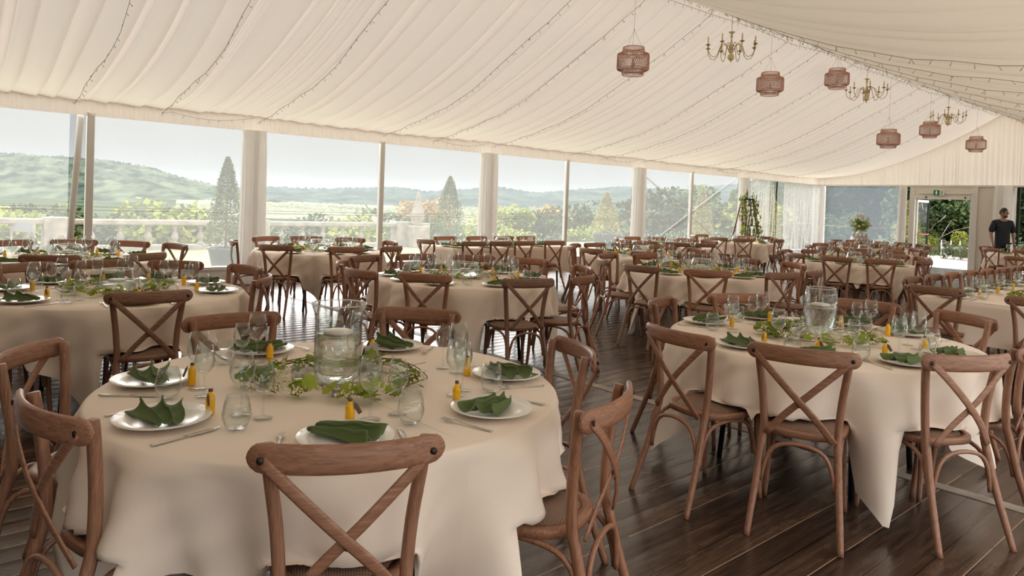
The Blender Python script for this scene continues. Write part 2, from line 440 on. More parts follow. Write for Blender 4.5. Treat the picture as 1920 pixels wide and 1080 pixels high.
pane(COLY[4]+.1, 21.25); pane(21.75, YE-.1)
# end wall window
def pane_x(x0, x1, y, z0=.12, z1=ZV+.02):
    wn[0] += 1
    rows = [[(x0+(x1-x0)*k/14, y+.01*sin(k*1.7+z*3), z) for z in (z0, .7, 1.2, 1.8, z1)] for k in range(15)]
    o = struct(MB().grid(rows).build('window_%d' % wn[0], M_['film2']))
    MB().grid([[(x0+(x1-x0)*k/14, y-.02, z-.03*sin(pi*k/14)) for z in (1.15, 1.175)] for k in range(15)]).build('weld_seam', M_['seam'], o)
pane_x(WX+.1, -9.08, YE)
# sheer curtains in the last bay
def sheer(y0, y1, x, seed, label, amp=.05, z1=ZV):
    r = random.Random(seed); n = 150; ph = r.uniform(0, 6)
    rows = [[(x+amp*(.6*sin(k*.52+ph)+.4*sin(k*1.31+z*.7)), y0+(y1-y0)*(k/n)+.10*sin(z*1.7+k*.13)*(1-z/z1), z) for z in (.03, .5, 1.0, 1.6, 2.1, z1)] for k in range(n+1)]
    return tag(MB().grid(rows).build('sheer_curtain', M_['sheer']), label, 'curtain')
sheer(19.75, 21.2, WX+.22, 1, 'sheer white curtain behind the stepladder, left of the open slit')
sheer(21.75, 23.9, WX+.22, 2, 'sheer white curtain gathered between the open slit and far corner', .09)
sheer(23.9, 24.3, WX+.16, 3, 'narrow white curtain strip hanging in the far left corner', .04)
# diagonal wind bracing in the third bay
for a, b, lb in ((COLY[3]+.15, COLY[4]-.15, 'falling to the right'), (COLY[4]-.15, COLY[3]+.15, 'rising to the right')):
    tag(MB().sweep([(WX-.06, a, ZV-.02), (WX-.06, b, .25)], .011, .011, (1, 0, 0), 6).build('brace_cable', M_['cable']), 'diagonal grey bracing cable behind the third window bay, '+lb, 'cable', None)
# door in the end wall
def bx(name, x0, x1, y0, y1, z0, z1, mt, parent=None, bev=0): return MB().box(x0, x1, y0, y1, z0, z1).build(name, mt, parent, smooth=False, bevel=bev)
cream = simple('cream_panel', (.74, .69, .61), .6); M_['cream'] = cream
dr = empty('door_1', (-7.85, YE, 0)); struct(dr)
bx('door_frame', -.94, -.78, -.06, .06, 0, 2.5, M_['post'], dr, .01)
bx('door_frame', .76, .92, -.06, .06, 0, 2.5, M_['post'], dr, .01)
bx('transom', -.78, .76, -.05, .05, 2.13, 2.5, cream, dr, .01)
bx('transom', -.78, .76, -.09, .02, 2.12, 2.20, M_['post'], dr, .005)
bx('transom', -.66, .80, -.10, -.05, 2.28, 2.33, M_['post'], dr, .005)
bx('hinge', -.46, -.43, -.12, -.06, 2.15, 2.20, M_['bolt'], dr); bx('hinge', .62, .65, -.12, -.06, 2.15, 2.20, M_['bolt'], dr)
# open leaf, swung outwards
lf = empty('door_2', (-8.60, YE+.04, 0), radians(86)); struct(lf)
bx('leaf_frame', 0, .07, -.02, .02, .02, 2.1, M_['post'], lf); bx('leaf_frame', .80, .87, -.02, .02, .02, 2.1, M_['dark'], lf)
bx('leaf_frame', .07, .80, -.02, .02, 2.02, 2.1, M_['post'], lf); bx('leaf_frame', .07, .80, -.02, .02, .02, .16, M_['post'], lf)
bx('leaf_glass', .07, .80, -.005, .005, .16, 2.02, M_['glass'], lf)
tag(bx('push_bar', .05, .82, -.07, -.03, .98, 1.02, simple('red_bar', (.45, .12, .09), .4), lf), 'red push bar')
struct(bx('wall_right_of_door', -6.93, -6.3, YE-.02, YE+.03, 0, 2.5, cream))
struct(bx('trim_%d' % n_t, -6.95, -6.90, YE-.08, YE+.03, 0, 2.52, M_['post'])); n_t += 1
struct(bx('wall_far_right', -5.55, XR, YE+.6, YE+.66, 0, 2.6, cream))
struct(bx('trim_%d' % n_t, -6.02, -5.95, YE+.0, YE+.06, 0, 2.5, M_['post'])); n_t += 1
struct(bx('trim_%d' % n_t, -5.90, -5.85, YE+.0, YE+.06, 0, 2.5, M_['dark'])); n_t += 1
# green exit sign over the door
es = empty('exit_sign', (-7.93, YE-.12, 2.32))
bx('sign_box', -.15, .15, -.02, .03, -.085, .085, simple('sign_white', (.75, .78, .74), .4), es, .004)
g = MB().box(-.145, .02, -.026, -.02, -.08, .08).build('green_panel', simple('sign_green', (.0, .16, .07), .4), es, smooth=False)
wh = simple('sign_mark', (.85, .9, .85), .4)
q = MB(); q.box(-.085, -.045, -.03, -.027, -.01, .055); q.add([(-.11, -.029, -.008), (-.02, -.029, -.008), (-.065, -.029, -.06)], [(0, 1, 2)])
q.build('arrow_mark', wh, g, smooth=False)
q = MB().box(.05, .115, -.026, -.02, -.06, .06).build('door_mark', simple('sign_grey', (.35, .5, .4), .5), es, smooth=False)
tag(es, 'green and white emergency exit sign above the open door', 'sign')
# side and rear walls behind the camera (gathered lining)
struct(vpleat((XR, Y0), (XR, 1.6-3.4), 0, lambda x, y: roof_z(x), 8, .03, .2).build('wall_right_rear', M_['rear']))  # out of view, coloured dark so little light comes from behind
struct(vpleat((XR, 2.5), (XR, YE), 2.35, lambda x, y: roof_z(x)+.03, 9, .03, .2).build('wall_right', M_['gable']))  # unseen side left open below, added to brighten camera-facing cloths
for y in (2.45, 9.45, 14.45): post(y, .12, XR, 2.6)
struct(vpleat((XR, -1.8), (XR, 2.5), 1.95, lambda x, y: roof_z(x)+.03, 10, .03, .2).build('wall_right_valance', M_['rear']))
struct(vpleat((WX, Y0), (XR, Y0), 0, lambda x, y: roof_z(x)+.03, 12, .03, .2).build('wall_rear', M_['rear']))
# ---------------------------------------------------------------- string lights
_b = MB().sweep([(0, 0, 0), (0, 0, -.035)], .0025, .0025, (0, 1, 0), 4).sweep([(0, 0, -.03), (0, 0, -.052)], .0042, .0042, (0, 1, 0), 4).build('bulb', M_['wirebulb'])
BULB = _b.data; bpy.data.objects.remove(_b)
def string(pts, label, seed, drop=.05):
    r = random.Random(seed); t = empty('string_lights', pts[0])
    p0 = Vector(pts[0]); P = [Vector(p)-p0 for p in pts]; a = MB(); a.sweep(P, .003, .003, (0, 0, 1), 4); a.build('wire', M_['wire'], t)
    d = 0
    for i in range(len(P)-1):
        L = (P[i+1]-P[i]).length; k = 0
        while k < L:
            p = P[i].lerp(P[i+1], k/L); b = bpy.data.objects.new('bulb', BULB); COL.objects.link(b); b.parent = t
            b.location = p; b.rotation_euler = (r.uniform(-.9, .9), r.uniform(-.9, .9), 0); k += .19
    return tag(t, label, 'string lights', 'fairy light strings under the roof lining')
def slope_pts(y, x0, x1, n=16, w=0):
    return [(x0+(x1-x0)*i/n, y+w*sin(i*.9), roof_z(x0+(x1-x0)*i/n)-.125-.02*sin(i*1.7)**2) for i in range(n+1)]
sl = []
for n, y in enumerate([4.46+5*k for k in range(-1, 4)]):
    for dy, side in ((-1.45, 'left'), (0.03, 'right'), (2.4, 'middle')):
        yy = y+dy
        pts = slope_pts(yy, RX, WX+.12, 16, .03)
        if side == 'left' :
            pts += [(WX+.12, yy+(1.45)*i/8, ZE-.05-.10*sin(pi*i/8)) for i in range(1, 9)]
        where = ['before the first draped column', 'by the first draped column', 'by the second draped column', 'by the third draped column', 'by the fourth draped column'][n]
        string(pts, 'fairy light string down the left roof slope, %s, %s strand' % (where, {'left': 'nearest', 'right': 'middle', 'middle': 'farthest'}[side]), 60+n*3)
for k in range(3):
    pts = [(RX+(k-1)*.14, Y0+1+i*1.3, ZR-.16-.08*abs(sin(i*1.3+k))) for i in range(21)]
    string(pts, 'fairy light string running along the roof ridge, %s of three' % ['left', 'middle', 'right'][k], 90+k)
for k, y in enumerate((7.2, 8.3, 9.4, 10.7, 12.2, 14.0, 16.0, 18.5, 21.0)):
    pts = slope_pts(y, RX, -1.2, 14, .05)
    string(pts, 'fairy light string across the right roof slope, %s from the camera' % ['first', 'second', 'third', 'fourth', 'fifth', 'sixth', 'seventh', 'eighth', 'ninth'][k], 100+k)
# ---------------------------------------------------------------- chandeliers
def make_chandelier():
    t = empty('chandelier')          # origin at the ridge
    zc = -.60
    ch = MB()
    for i in range(22):
        z = -.03-i*.018
        ch.sweep([(.006*cos(a)*(1 if i % 2 else 0), .006*cos(a)*(0 if i % 2 else 1), z-.012+.012*sin(a)) for a in [2*pi*k/8 for k in range(8)]], .0018, .0018, (1, 1, 0), 4, True)
    ch.build('chain', M_['brass'], t)
    MB().lathe([(0, 0), (.05, 0), (.045, -.035), (.015, -.05), (0, -.05)], 16).build('ceiling_rose', M_['brass'], t)
    MB().lathe([(.0, .20), (.045, .195), (.05, .185), (.02, .165), (.012, .15), (.022, .13), (.022, .115), (.010, .10), (.014, .05), (.022, .0), (.030, -.05), (.040, -.09), (.045, -.11), (.03, -.135), (.018, -.145), (.045, -.17), (.054, -.20), (.046, -.235), (.02, -.255), (.008, -.26), (.008, -.285), (0, -.29)], 18, (0, 0, zc+.02)).build('baluster', M_['pale'], t)
    for k in range(8):
        a = 2*pi*k/8+.2; c, s = cos(a), sin(a)
        rr = [(.03, -.10), (.07, -.01), (.11, .03), (.16, .01), (.19, -.06), (.22, -.15), (.27, -.20), (.33, -.18), (.375, -.11), (.38, -.03)]
        arm = MB().sweep([(r*c, r*s, zc+z) for r, z in rr], .0055, .0055, (-s, c, 0), 6).build('arm', M_['brass'], t)
        MB().lathe([(.0, -.03), (.012, -.03), (.036, -.012), (.038, -.008), (.012, -.010), (.012, .0), (0, .0)], 12, (.38*c, .38*s, zc)).build('drip_pan', M_['brass'], arm)
        MB().lathe([(.011, 0), (.011, .06), (.0, .06)], 10, (.38*c, .38*s, zc)).lathe([(.004, .06), (.012, .075), (.011, .09), (.003, .115), (0, .116)], 8, (.38*c, .38*s, zc)).build('candle_bulb', M_['bulb'], arm)
    return tag(t, '', 'chandelier', 'brass chandeliers hung along the ridge')
pr = make_chandelier()
for k, (y, nm) in enumerate(((9.86, 'nearest and largest in view'), (14.84, 'the middle one of three'), (19.55, 'farthest of the three'))):
    dup(pr, (RX, y, ZR-.06-.02*k), k*.35, 'antique brass eight-arm chandelier hanging from the ridge, '+nm)
# ---------------------------------------------------------------- woven lanterns
def make_lantern():
    t = empty('woven_lantern')
    def mesh_cyl(prof, n=40):
        b = MB(); pr_ = []
        for (r0, z0), (r1, z1) in zip(prof[:-1], prof[1:]):
            st = max(1, int(hypot(r1-r0, z1-z0)/.022))
            for i in range(st): pr_.append((r0+(r1-r0)*i/st, z0+(z1-z0)*i/st))
        pr_.append(prof[-1])
        for d in (1, -1):
            for k in range(n):
                P = [(r*cos(2*pi*(k+d*j*.42)/n), r*sin(2*pi*(k+d*j*.42)/n), z) for j, (r, z) in enumerate(pr_)]
                b.sweep(P, .0042, .0022, (cos(2*pi*k/n), sin(2*pi*k/n), .01), 3)
        return b
    mesh_cyl([(.145, 0), (.155, -.045), (.155, -.07)]).build('upper_collar', M_['lantern'], t)
    mesh_cyl([(.155, -.07), (.215, -.09), (.225, -.12), (.225, -.29), (.215, -.315), (.165, -.33)], 52).build('shade', M_['lantern'], t)
    mesh_cyl([(.155, -.315), (.155, -.36), (.145, -.385)]).build('lower_collar', M_['lantern'], t)
    rg = MB()
    for r_, z in ((.147, 0), (.157, -.07), (.222, -.10), (.222, -.305), (.16, -.325), (.147, -.385)):
        rg.sweep([(r_*cos(a), r_*sin(a), z) for a in [2*pi*k/28 for k in range(28)]], .005, .005, (0, 0, 1), 5, True)
    rg.build('hoop', M_['lantern'], t)
    co = MB().sweep([(-.13, 0, 0), (0, 0, .25)], .0015, .0015, (0, 1, 0), 4).sweep([(.07, .11, 0), (0, 0, .25)], .0015, .0015, (0, 1, 0), 4).sweep([(.07, -.11, 0), (0, 0, .25)], .0015, .0015, (0, 1, 0), 4)
    co.ball((0, 0, .25), .008)
    co.build('hanging_cord', M_['wire'], t)
    MB().lathe([(.0, -.16), (.02, -.16), (.02, -.21), (.035, -.26), (.0, -.30)], 10).build('lamp_holder', M_['base'], t)
    return tag(t, '', 'lantern', 'woven copper lanterns')
pr = make_lantern()
for k, (x, y, z, s, nm) in enumerate(((-6.5, 7.8, 3.75, 1.0, 'large, leftmost and nearest of the six'), (-6.4, 11.34, 3.91, 1.0, 'second from the left'), (-6.43, 13.9, 4.37, 1.0, 'beside the middle chandelier'),
        (-6.16, 15.8, 3.35, 1.0, 'low, third from the right'), (-6.39, 18.8, 3.84, 1.0, 'below the farthest chandelier'), (-5.98, 20.8, 3.64, 1.0, 'small, farthest right of the six'))):
    ln = dup(pr, (x, y, z), 0, 'woven copper lantern hanging from the ridge, '+nm)
    cd = MB().sweep([(0, 0, 0), (0, 0, roof_z(x)-.05-z-.25)], .0018, .0018, (0, 1, 0), 4).ball((0, 0, .22*(1+k % 2)), .007).build('hanging_wire', M_['wire'], ln); cd.location = (0, 0, .25)
# ---------------------------------------------------------------- cross-back chair
# local frame: the top rail is above the origin, the sitter looks along +Y
def smooth_path(P, n=4):
    P = [Vector(p) for p in P]; out = []
    for i in range(len(P)-1):
        a = P[max(0, i-1)]; b = P[i]; c = P[i+1]; d = P[min(len(P)-1, i+2)]
        for k in range(n):
            t = k/n
            out.append(.5*((2*b)+(c-a)*t+(2*a-5*b+4*c-d)*t*t+(3*b-a-3*c+d)*t**3))
    out.append(P[-1]); return out
def seat_outline(g=0.0, n=36):
    out = []
    for k in range(n):
        a = 2*pi*k/n; c, s = cos(a), sin(a)
        q = (abs(c)**3.2+abs(s)**3.2)**(-1/3.2)
        x = c*q; y = s*q
        w = .178+.034*(y*.5+.5)
        out.append((x*(w-g), .245+y*(.205-g)))
    return out
def make_chair(detail=True):
    t = empty('cross_back_chair'); wd, wv = M_['wood'], M_['woodv']
    # top rail: bowed backwards, rounded ends
    n = 22; b = MB(); P = []; A = []; B = []
    for i in range(n+1):
        u = sin(pi/2*(-1+2*i/n)); e = (1-abs(u))*.245; q = .037
        P.append((.245*u, -.012-.058*(1-u*u), .846)); A.append(.0125*min(1, .45+e*14)); B.append((q*q-max(0, q-e)**2)**.5+.002)
    # sweep with nrm=z so that B is the height
    b.sweep(P, A, B, (0, 0, 1), 10, sq=.7)
    b.build('top_rail', wd, t)
    for s in (-1, 1):
        pts = smooth_path([(s*.198, -.120, 0), (s*.190, -.085, .10), (s*.176, -.030, .26), (s*.164, .012, .42), (s*.162, .030, .50), (s*.172, .030, .64), (s*.190, .016, .78), (s*.200, .004, .868)], 3)
        r = [.0135+.0045*min(1, i/8) for i in range(len(pts))]
        MB().sweep(pts, r, r, (0, 1, 0), 8, sq=.85).build('rear_leg', wv, t)
        pts = smooth_path([(s*.172, .40, .44), (s*.176, .405, .30), (s*.182, .412, .15), (s*.192, .425, 0)], 3)
        r = [.0175-.005*i/(len(pts)-1) for i in range(len(pts))]
        MB().sweep(pts, r, r, (0, 1, 0), 8).build('front_leg', wv, t)
    for s in (-1, 1):
        o = .006*s
        pts = smooth_path([(s*.210, -.040, .845), (s*.145, -.052+o, .780), (s*.035, -.056+o, .668), (-s*.07, -.034+o, .557), (-s*.148, -.008, .455)], 3)
        MB().sweep(pts, .0165, .0048, (0, 1, .15), 8, sq=.7).build('cross_slat', wd, t)
    o1 = seat_outline(); o2 = seat_outline(.035)
    n = len(o1); v = [(x, y, .438) for x, y in o1]+[(x, y, .462) for x, y in o1]+[(x*.985, .245+(y-.245)*.985, .468) for x, y in o1]+[(x, y, .468) for x, y in o2]+[(x, y, .438) for x, y in o2]
    f = []
    for L in range(5):
        for k in range(n):
            a = L*n+k; b_ = L*n+(k+1) % n; c = ((L+1) % 5)*n+(k+1) % n; d = ((L+1) % 5)*n+k; f.append((a, b_, c, d))
    fr = MB().add(v, f); fr.build('seat_frame', wd, t)
    o3 = seat_outline(.036); v = [(x, y, .463) for x, y in o3]+[(x*.92, .245+(y-.245)*.92, .473) for x, y in o3]+[(x*.5, .245+(y-.245)*.5, .477) for x, y in o3]+[(0, .245, .478)]
    v += [(x, y, .445) for x, y in o3]
    f = [(k, (k+1) % n, n+(k+1) % n, n+k) for k in range(n)]+[(n+k, n+(k+1) % n, 2*n+(k+1) % n, 2*n+k) for k in range(n)]+[(2*n+k, 2*n+(k+1) % n, 3*n) for k in range(n)]+[tuple(3*n+1+k for k in range(n-1, -1, -1))]
    MB().add(v, f).build('seat', M_['cane'], t)
    def arch(a, c, zl=.235, in_=.0):
        a, c = Vector(a), Vector(c)
        T = [(.0, 0), (.03, .07), (.10, .14), (.22, .178), (.38, .192), (.5, .195), (.62, .192), (.78, .178), (.90, .14), (.97, .07), (1, 0)]
        return smooth_path([a.lerp(c, u)+Vector((0, 0, h)) for u, h in T], 2)
    ar = [((-.158, -.022, .235), (.158, -.022, .235)), ((-.165, .385, .235), (.165, .385, .235)), ((-.172, -.012, .235), (-.176, .385, .235)), ((.172, -.012, .235), (.176, .385, .235))]
    for k, (a, c) in enumerate(ar):
        MB().sweep(arch(a, c), .010, .010, (0, 1, 0) if k < 2 else (1, 0, 0), 6).build('leg_brace', wv, t)
    if detail:
        for p, s in (((-.212, -.0455, .845), .010), ((.212, -.0455, .845), .010), ((0, -.052, .613), .007)):
            MB().ball(p, s, 8, 4, (1, .35, 1)).build('bolt', M_['bolt'], t)
    return tag(t, '', 'chair')
# ---------------------------------------------------------------- tableware prototypes (origin on the table top)
def lathe_thing(name, prof, mt, cat, n=20):
    o = MB().lathe(prof, n).build(name, mt); return tag(o, '', cat)
def make_ware():
    P = {}
    P['plate'] = lathe_thing('dinner_plate', [(0, .004), (.085, .004), (.10, .008), (.145, .019), (.147, .021), (.145, .0235), (.10, .0125), (.085, .008), (0, .008)], M_['plate'], 'plate', 36)
    for vi in range(3):
        r = random.Random(vi+5); rows = []
        nx, ny = 22, 34
        for j in range(ny+1):
            v = -1+2*j/ny; row = []
            for i in range(nx+1):
                u = -1+2*i/nx
                w = .060*(1-.34*u*(1 if vi != 1 else -1))
                sg = 1 if vi != 1 else -1
                th = v*2.5*pi+.5*vi+u*.6*sg
                x = .112*u*(1-.06*abs(v))+.008*sin(v*5+vi)
                y = v*w+.010*sin(u*2.1+vi*2)+.010*cos(th)*(1-.3*u*sg)
                z = .021+(.016*(1+sin(th)))*(1-.35*u*sg)*(1-.5*abs(v)**4)+.004*sin(u*7+vi)*(1-v*v)
                row.append((x, y, z))
            rows.append(row)
        o = MB().grid(rows).build('folded_napkin', M_['napkin'], solid=.003)
        tag(o, '', 'napkin'); P['napkin%d' % vi] = o
    wine = [(0, .001), (.034, .001), (.035, .003), (.012, .007), (.0045, .014), (.0038, .05), (.0038, .085), (.008, .093), (.026, .106), (.038, .128), (.041, .148), (.038, .175), (.031, .212), (.0302, .212), (.037, .175), (.040, .148), (.037, .128), (.025, .108), (0, .098)]
    P['wine'] = lathe_thing('wine_glass', wine, M_['glass'], 'glass', 22)
    P['small'] = lathe_thing('small_wine_glass', [(r*.86, z*.88) for r, z in wine], M_['glass'], 'glass', 20)
    P['tumbler'] = lathe_thing('stemless_tumbler', [(0, .001), (.022, .001), (.034, .010), (.043, .034), (.044, .05), (.040, .078), (.033, .108), (.0322, .108), (.039, .078), (.043, .05), (.042, .034), (.033, .012), (0, .006)], M_['glass'], 'glass', 20)
    # fork
    b = MB().sweep(smooth_path([(0, -.10, .002), (0, -.04, .003), (0, .02, .006), (0, .045, .009), (0, .06, .006)], 3), [.006, .0055, .005, .0045, .004, .0038, .0035, .0035, .0035, .004, .007, .011, .012], .0014, (0, 0, 1), 6)
    for k in range(4):
        x = -.0105+.007*k; b.sweep([(x, .058, .006), (x, .08, .005), (x, .10, .009)], [.0021, .002, .0012], .0012, (0, 0, 1), 5)
    P['fork'] = tag(b.build('dinner_fork', M_['steel']), '', 'fork')
    b = MB().sweep([(0, -.11, .003), (0, -.08, .003), (0, -.02, .003), (0, .0, .003)], [.0075, .0065, .005, .005], .0025, (0, 0, 1), 8)
    b.sweep([(0, 0, .003), (.001, .03, .003), (.002, .08, .003), (-.004, .112, .003)], [.006, .0095, .009, .002], .001, (0, 0, 1), 6)
    P['knife'] = tag(b.build('table_knife', M_['steel']), '', 'knife')
    t = empty('oil_bottle')
    MB().lathe([(0, .001), (.0135, .001), (.015, .003), (.015, .056), (.011, .064), (.0078, .068), (.0078, .076), (0, .076)], 14).build('bottle_body', M_['oil'], t)
    MB().lathe([(0, .0755), (.0072, .0755), (.0072, .085), (0, .086)], 12).build('cork', M_['cork'], t)
    MB().add([(.006, -.014, .075), (.020, -.016, .068), (.034, -.020, .040), (.022, -.020, .034), (.008, -.016, .058)], [(0, 1, 2, 3, 4)]).build('paper_tag', M_['tag'], t, solid=.001)
    P['bottle'] = tag(t, '', 'bottle')
    t = empty('votive_holder')
    MB().lathe([(0, .001), (.03, .001), (.032, .006), (.034, .055), (.033, .055), (.031, .008), (0, .006)], 16).build('holder_glass', M_['glass'], t)
    MB().lathe([(0, .007), (.019, .007), (.019, .022), (0, .022)], 12).build('tealight', M_['candle'], t)
    P['votive'] = tag(t, '', 'candle holder')
    return P
CH = make_chair(True); CHF = make_chair(False); WARE = make_ware()
for o in WARE.values(): kids(o)
# ---------------------------------------------------------------- vases
def vase(kind, loc, label):
    t = empty('glass_vase', loc)
    prof = dict(
        tall=[(.0, .004), (.070, .004), (.086, .02), (.093, .07), (.092, .16), (.090, .24), (.094, .28), (.106, .31), (.109, .316), (.1065, .317), (.092, .285), (.087, .24), (.089, .16), (.089, .07), (.082, .024), (.066, .012), (0, .012)],
        taper=[(0, .004), (.055, .004), (.062, .012), (.080, .08), (.096, .17), (.098, .215), (.092, .262), (.082, .30), (.0795, .30), (.089, .262), (.095, .215), (.093, .17), (.077, .08), (.058, .018), (0, .016)],
        bowl=[(0, .004), (.12, .004), (.128, .01), (.125, .04), (.115, .10), (.100, .155), (.098, .16), (.0955, .158), (.112, .10), (.122, .04), (.12, .014), (0, .012)],
        dome=[(0, .004), (.10, .004), (.135, .03), (.145, .07), (.135, .12), (.115, .15), (.1125, .15), (.131, .12), (.141, .07), (.132, .034), (.10, .012), (0, .012)])[kind]
    MB().lathe(prof, 36).build('vase_glass', M_['glass'], t)
    ri = max(range(len(prof)), key=lambda q: prof[q][1]); rr_, rz_ = prof[ri]
    MB().sweep([(rr_*cos(a), rr_*sin(a), rz_) for a in [2*pi*k/40 for k in range(40)]], .0028, .0028, (0, 0, 1), 6, True).build('rim', M_['rim'], t)
    h = dict(tall=.20, taper=.195, bowl=.075, dome=.08)[kind]
    outer = [q for q in prof[:len(prof)//2+1] if q[1] <= h]; ro = np.interp(h, [q[1] for q in prof[:len(prof)//2]], [q[0] for q in prof[:len(prof)//2]])
    wp = [(0, .013)]+[(max(0, r-.0045), max(.014, z)) for r, z in outer if r > 0 and z < h]+[(ro-.0045, h), (0, h)]
    MB().lathe(wp, 32).build('water', M_['water'], t)
    MB().lathe([(0, h-.02), (.03, h-.02), (.055, h-.008), (.058, h+.004), (.05, h+.012), (.012, h+.014), (0, h+.012)], 18).build('floating_candle', M_['candle'], t)
    return tag(t, label, 'vase')
IVY = [(0, -.5), (.28, -.55), (.5, -.2), (.32, -.02), (.36, .3), (.12, .28), (0, .62), (-.12, .28), (-.36, .3), (-.32, -.02), (-.5, -.2), (-.28, -.55)]
def garland(x, y, r0, seed, label, n_leaf=70, a0=0, span=2*pi, dens=1.0, stretch=(1, 1), rot=0):
    r = random.Random(seed); t = empty('vine_garland', (x, y, TZ), rot)
    tw = MB()
    for k in range(5):
        a = a0+r.uniform(0, 1); rr = r0*r.uniform(.85, 1.25); P = []
        for i in range(14):
            P.append((stretch[0]*rr*cos(a), stretch[1]*rr*sin(a), .012+.022*abs(sin(i*1.1+k))+.010*r.random())); a += span/14*r.uniform(.8, 1.15)/(1.3); rr += r.uniform(-.02, .022)
        tw.sweep(smooth_path(P, 3), .0022, .0022, (0, 0, 1), 5)
    for k in range(30):
        a = a0+span*r.random(); p = Vector((stretch[0]*r0*cos(a), stretch[1]*r0*sin(a), .02)); q = p+Vector((r.uniform(-.10, .10), r.uniform(-.10, .10), r.uniform(.005, .06)))
        tw.sweep([p, (p+q)/2+Vector((0, 0, .012)), q], .0014, .0012, (0, 0, 1), 4)
    tag(tw.build('twigs', M_['twig'], t), kind='stuff')
    lf = MB()
    for k in range(n_leaf):
        a = a0+span*r.random(); cl = .5+.5*sin(a*3+seed)
        if r.random() > .35+.65*cl: continue
        rr = r0*r.uniform(.8, 1.3); c = Vector((stretch[0]*rr*cos(a), stretch[1]*rr*sin(a), r.uniform(.022, .065)))
        s = r.uniform(.036, .078); mt = Matrix.Rotation(r.uniform(0, 6.28), 3, 'Z') @ Matrix.Rotation(r.uniform(-.8, .8), 3, 'X') @ Matrix.Rotation(r.uniform(-.6, .6), 3, 'Y')
        v = [c+mt @ Vector((px*s, py*s, -.25*s*abs(px))) for px, py in IVY]+[c]
        lf.add(v, [(i, (i+1) % 12, 12) for i in range(12)])
    tag(lf.build('leaves', M_['leaf'], t, smooth=False), kind='stuff')
    bl = MB()
    for k in range(int(26*dens)):
        a = a0+span*r.random(); rr = r0*r.uniform(.7, 1.3); c = Vector((stretch[0]*rr*cos(a), stretch[1]*rr*sin(a), .03))
        for j in range(10):
            q = c+Vector((r.gauss(0, .016), r.gauss(0, .016), abs(r.gauss(0, .012)))); bl.ball(q, r.uniform(.0032, .0062), 5, 3)
    tag(bl.build('blossoms', M_['blossom'], t), kind='stuff')
    return tag(t, label, 'garland')
# ---------------------------------------------------------------- tables
TR, TH, TZ = .87, .745, .755
def cloth_mesh(R, rho, chairs, seed, half=1.19, z0=.752):
    """square cloth over a round top: short at the edge middles, long at four corners; it rests on seats it meets"""
    r = random.Random(seed); ph = [r.uniform(0, 6.28) for _ in range(6)]
    nA, nS = 224, 20; rows = []
    for rr in (0.0001, .3, .6, .78): rows.append([(R*rr*cos(2*pi*k/nA), R*rr*sin(2*pi*k/nA), z0+.0006*sin(k*.3)) for k in range(nA+1)])
    rows.append([((R-.012)*cos(2*pi*k/nA), (R-.012)*sin(2*pi*k/nA), z0) for k in range(nA+1)])
    drops = []
    for k in range(nA+1):
        a = 2*pi*(k % nA)/nA; b = a-rho
        L = min(half/max(abs(cos(b)), abs(sin(b)))-R, .70); L += .02*sin(3*a+ph[0])
        drops.append((a, b, L))
    def seat_hit(a):
        m = 0
        for ca, cr in chairs:
            d = (a-ca+pi) % (2*pi)-pi
            if abs(d) < .285: m = max(m, min(1, (.285-abs(d))/.05))
        return m
    grid = [[] for _ in range(nS)]
    for a, b, L in drops:
        cw = (abs(sin(2*b)))**2.2            # 1 at the cloth corners
        hit = seat_hit(a); zstop = .487
        for j in range(nS):
            s = (j+1)/nS; d = L*s
            fold = sin(8*a+ph[1]+.7*s*sin(3*a))*.45+sin(15*a+ph[2]+1.2*s)*.38+sin(27*a+ph[3]-1.5*s)*.22
            cf = cos(10*((b % (pi/2))-pi/4))
            amp = (.014+.105*s+.05*s*s*(.2+cw))*min(1, L/.33)
            fold = math.copysign(abs(fold)**.8, fold)
            out = R+.014+.008*sin(21*a+9*s+ph[4])*sin(7*s+5*a)+.050*s*min(1, L/.4)+amp*(fold*(1-.5*cw)+.9*cf*cw)-.12*cw*s*s*L
            drp = d
            z = z0-.012*(1-(1-min(1, s*4))**2)-drp
            if j == 0: out = R+.002; z = z0-.010
            if hit and z < zstop:
                ex = (zstop-z)
                z2 = zstop+.004*sin(20*a)+.004; o2 = min(out, R+.035)+min(.022, ex*.4)
                z = z*(1-hit)+z2*hit; out = out*(1-hit)+o2*hit
            z = max(z, .02)
            grid[j].append((out*cos(a), out*sin(a), z))
    return MB().grid(rows+grid)
def table_frame(name, loc, label, R=TR, round_=True, L=0, Wd=0):
    t = empty(name, loc)
    if round_:
        MB().lathe([(0, TH-.03), (R-.04, TH-.03), (R-.035, TH-.02), (R-.035, TH-.004), (0, TH-.004)], 48).build('table_top', M_['top'], t)
        for k in range(4):
            a = pi/4+k*pi/2; MB().sweep([(.50*cos(a), .50*sin(a), TH-.03), (.56*cos(a), .56*sin(a), 0)], .016, .016, (0, 0, 1), 8).build('leg', M_['dark'], t)
        MB().sweep([(-.35, -.35, .35), (.35, -.35, .35), (.35, .35, .35), (-.35, .35, .35)], .010, .010, (0, 0, 1), 6, True).build('stretcher', M_['dark'], t)
    else:
        MB().box(-Wd/2, Wd/2, -L/2, L/2, TH-.03, TH-.004).build('table_top', M_['top'], t, smooth=False, bevel=.004)
        for sx_ in (-1, 1):
            for sy in (-1, 1):
                MB().sweep([(sx_*(Wd/2-.15), sy*(L/2-.3), TH-.03), (sx_*(Wd/2-.12), sy*(L/2-.28), 0)], .016, .016, (0, 0, 1), 8).build('leg', M_['dark'], t)
    return tag(t, label, 'table')
def shade(i):
    r = random.Random(i*7+1); k = r.uniform(.80, 1.16); w = r.uniform(-.05, .07)
    return (min(1.3, k*(1+w)), k, k*(1-w), 1)
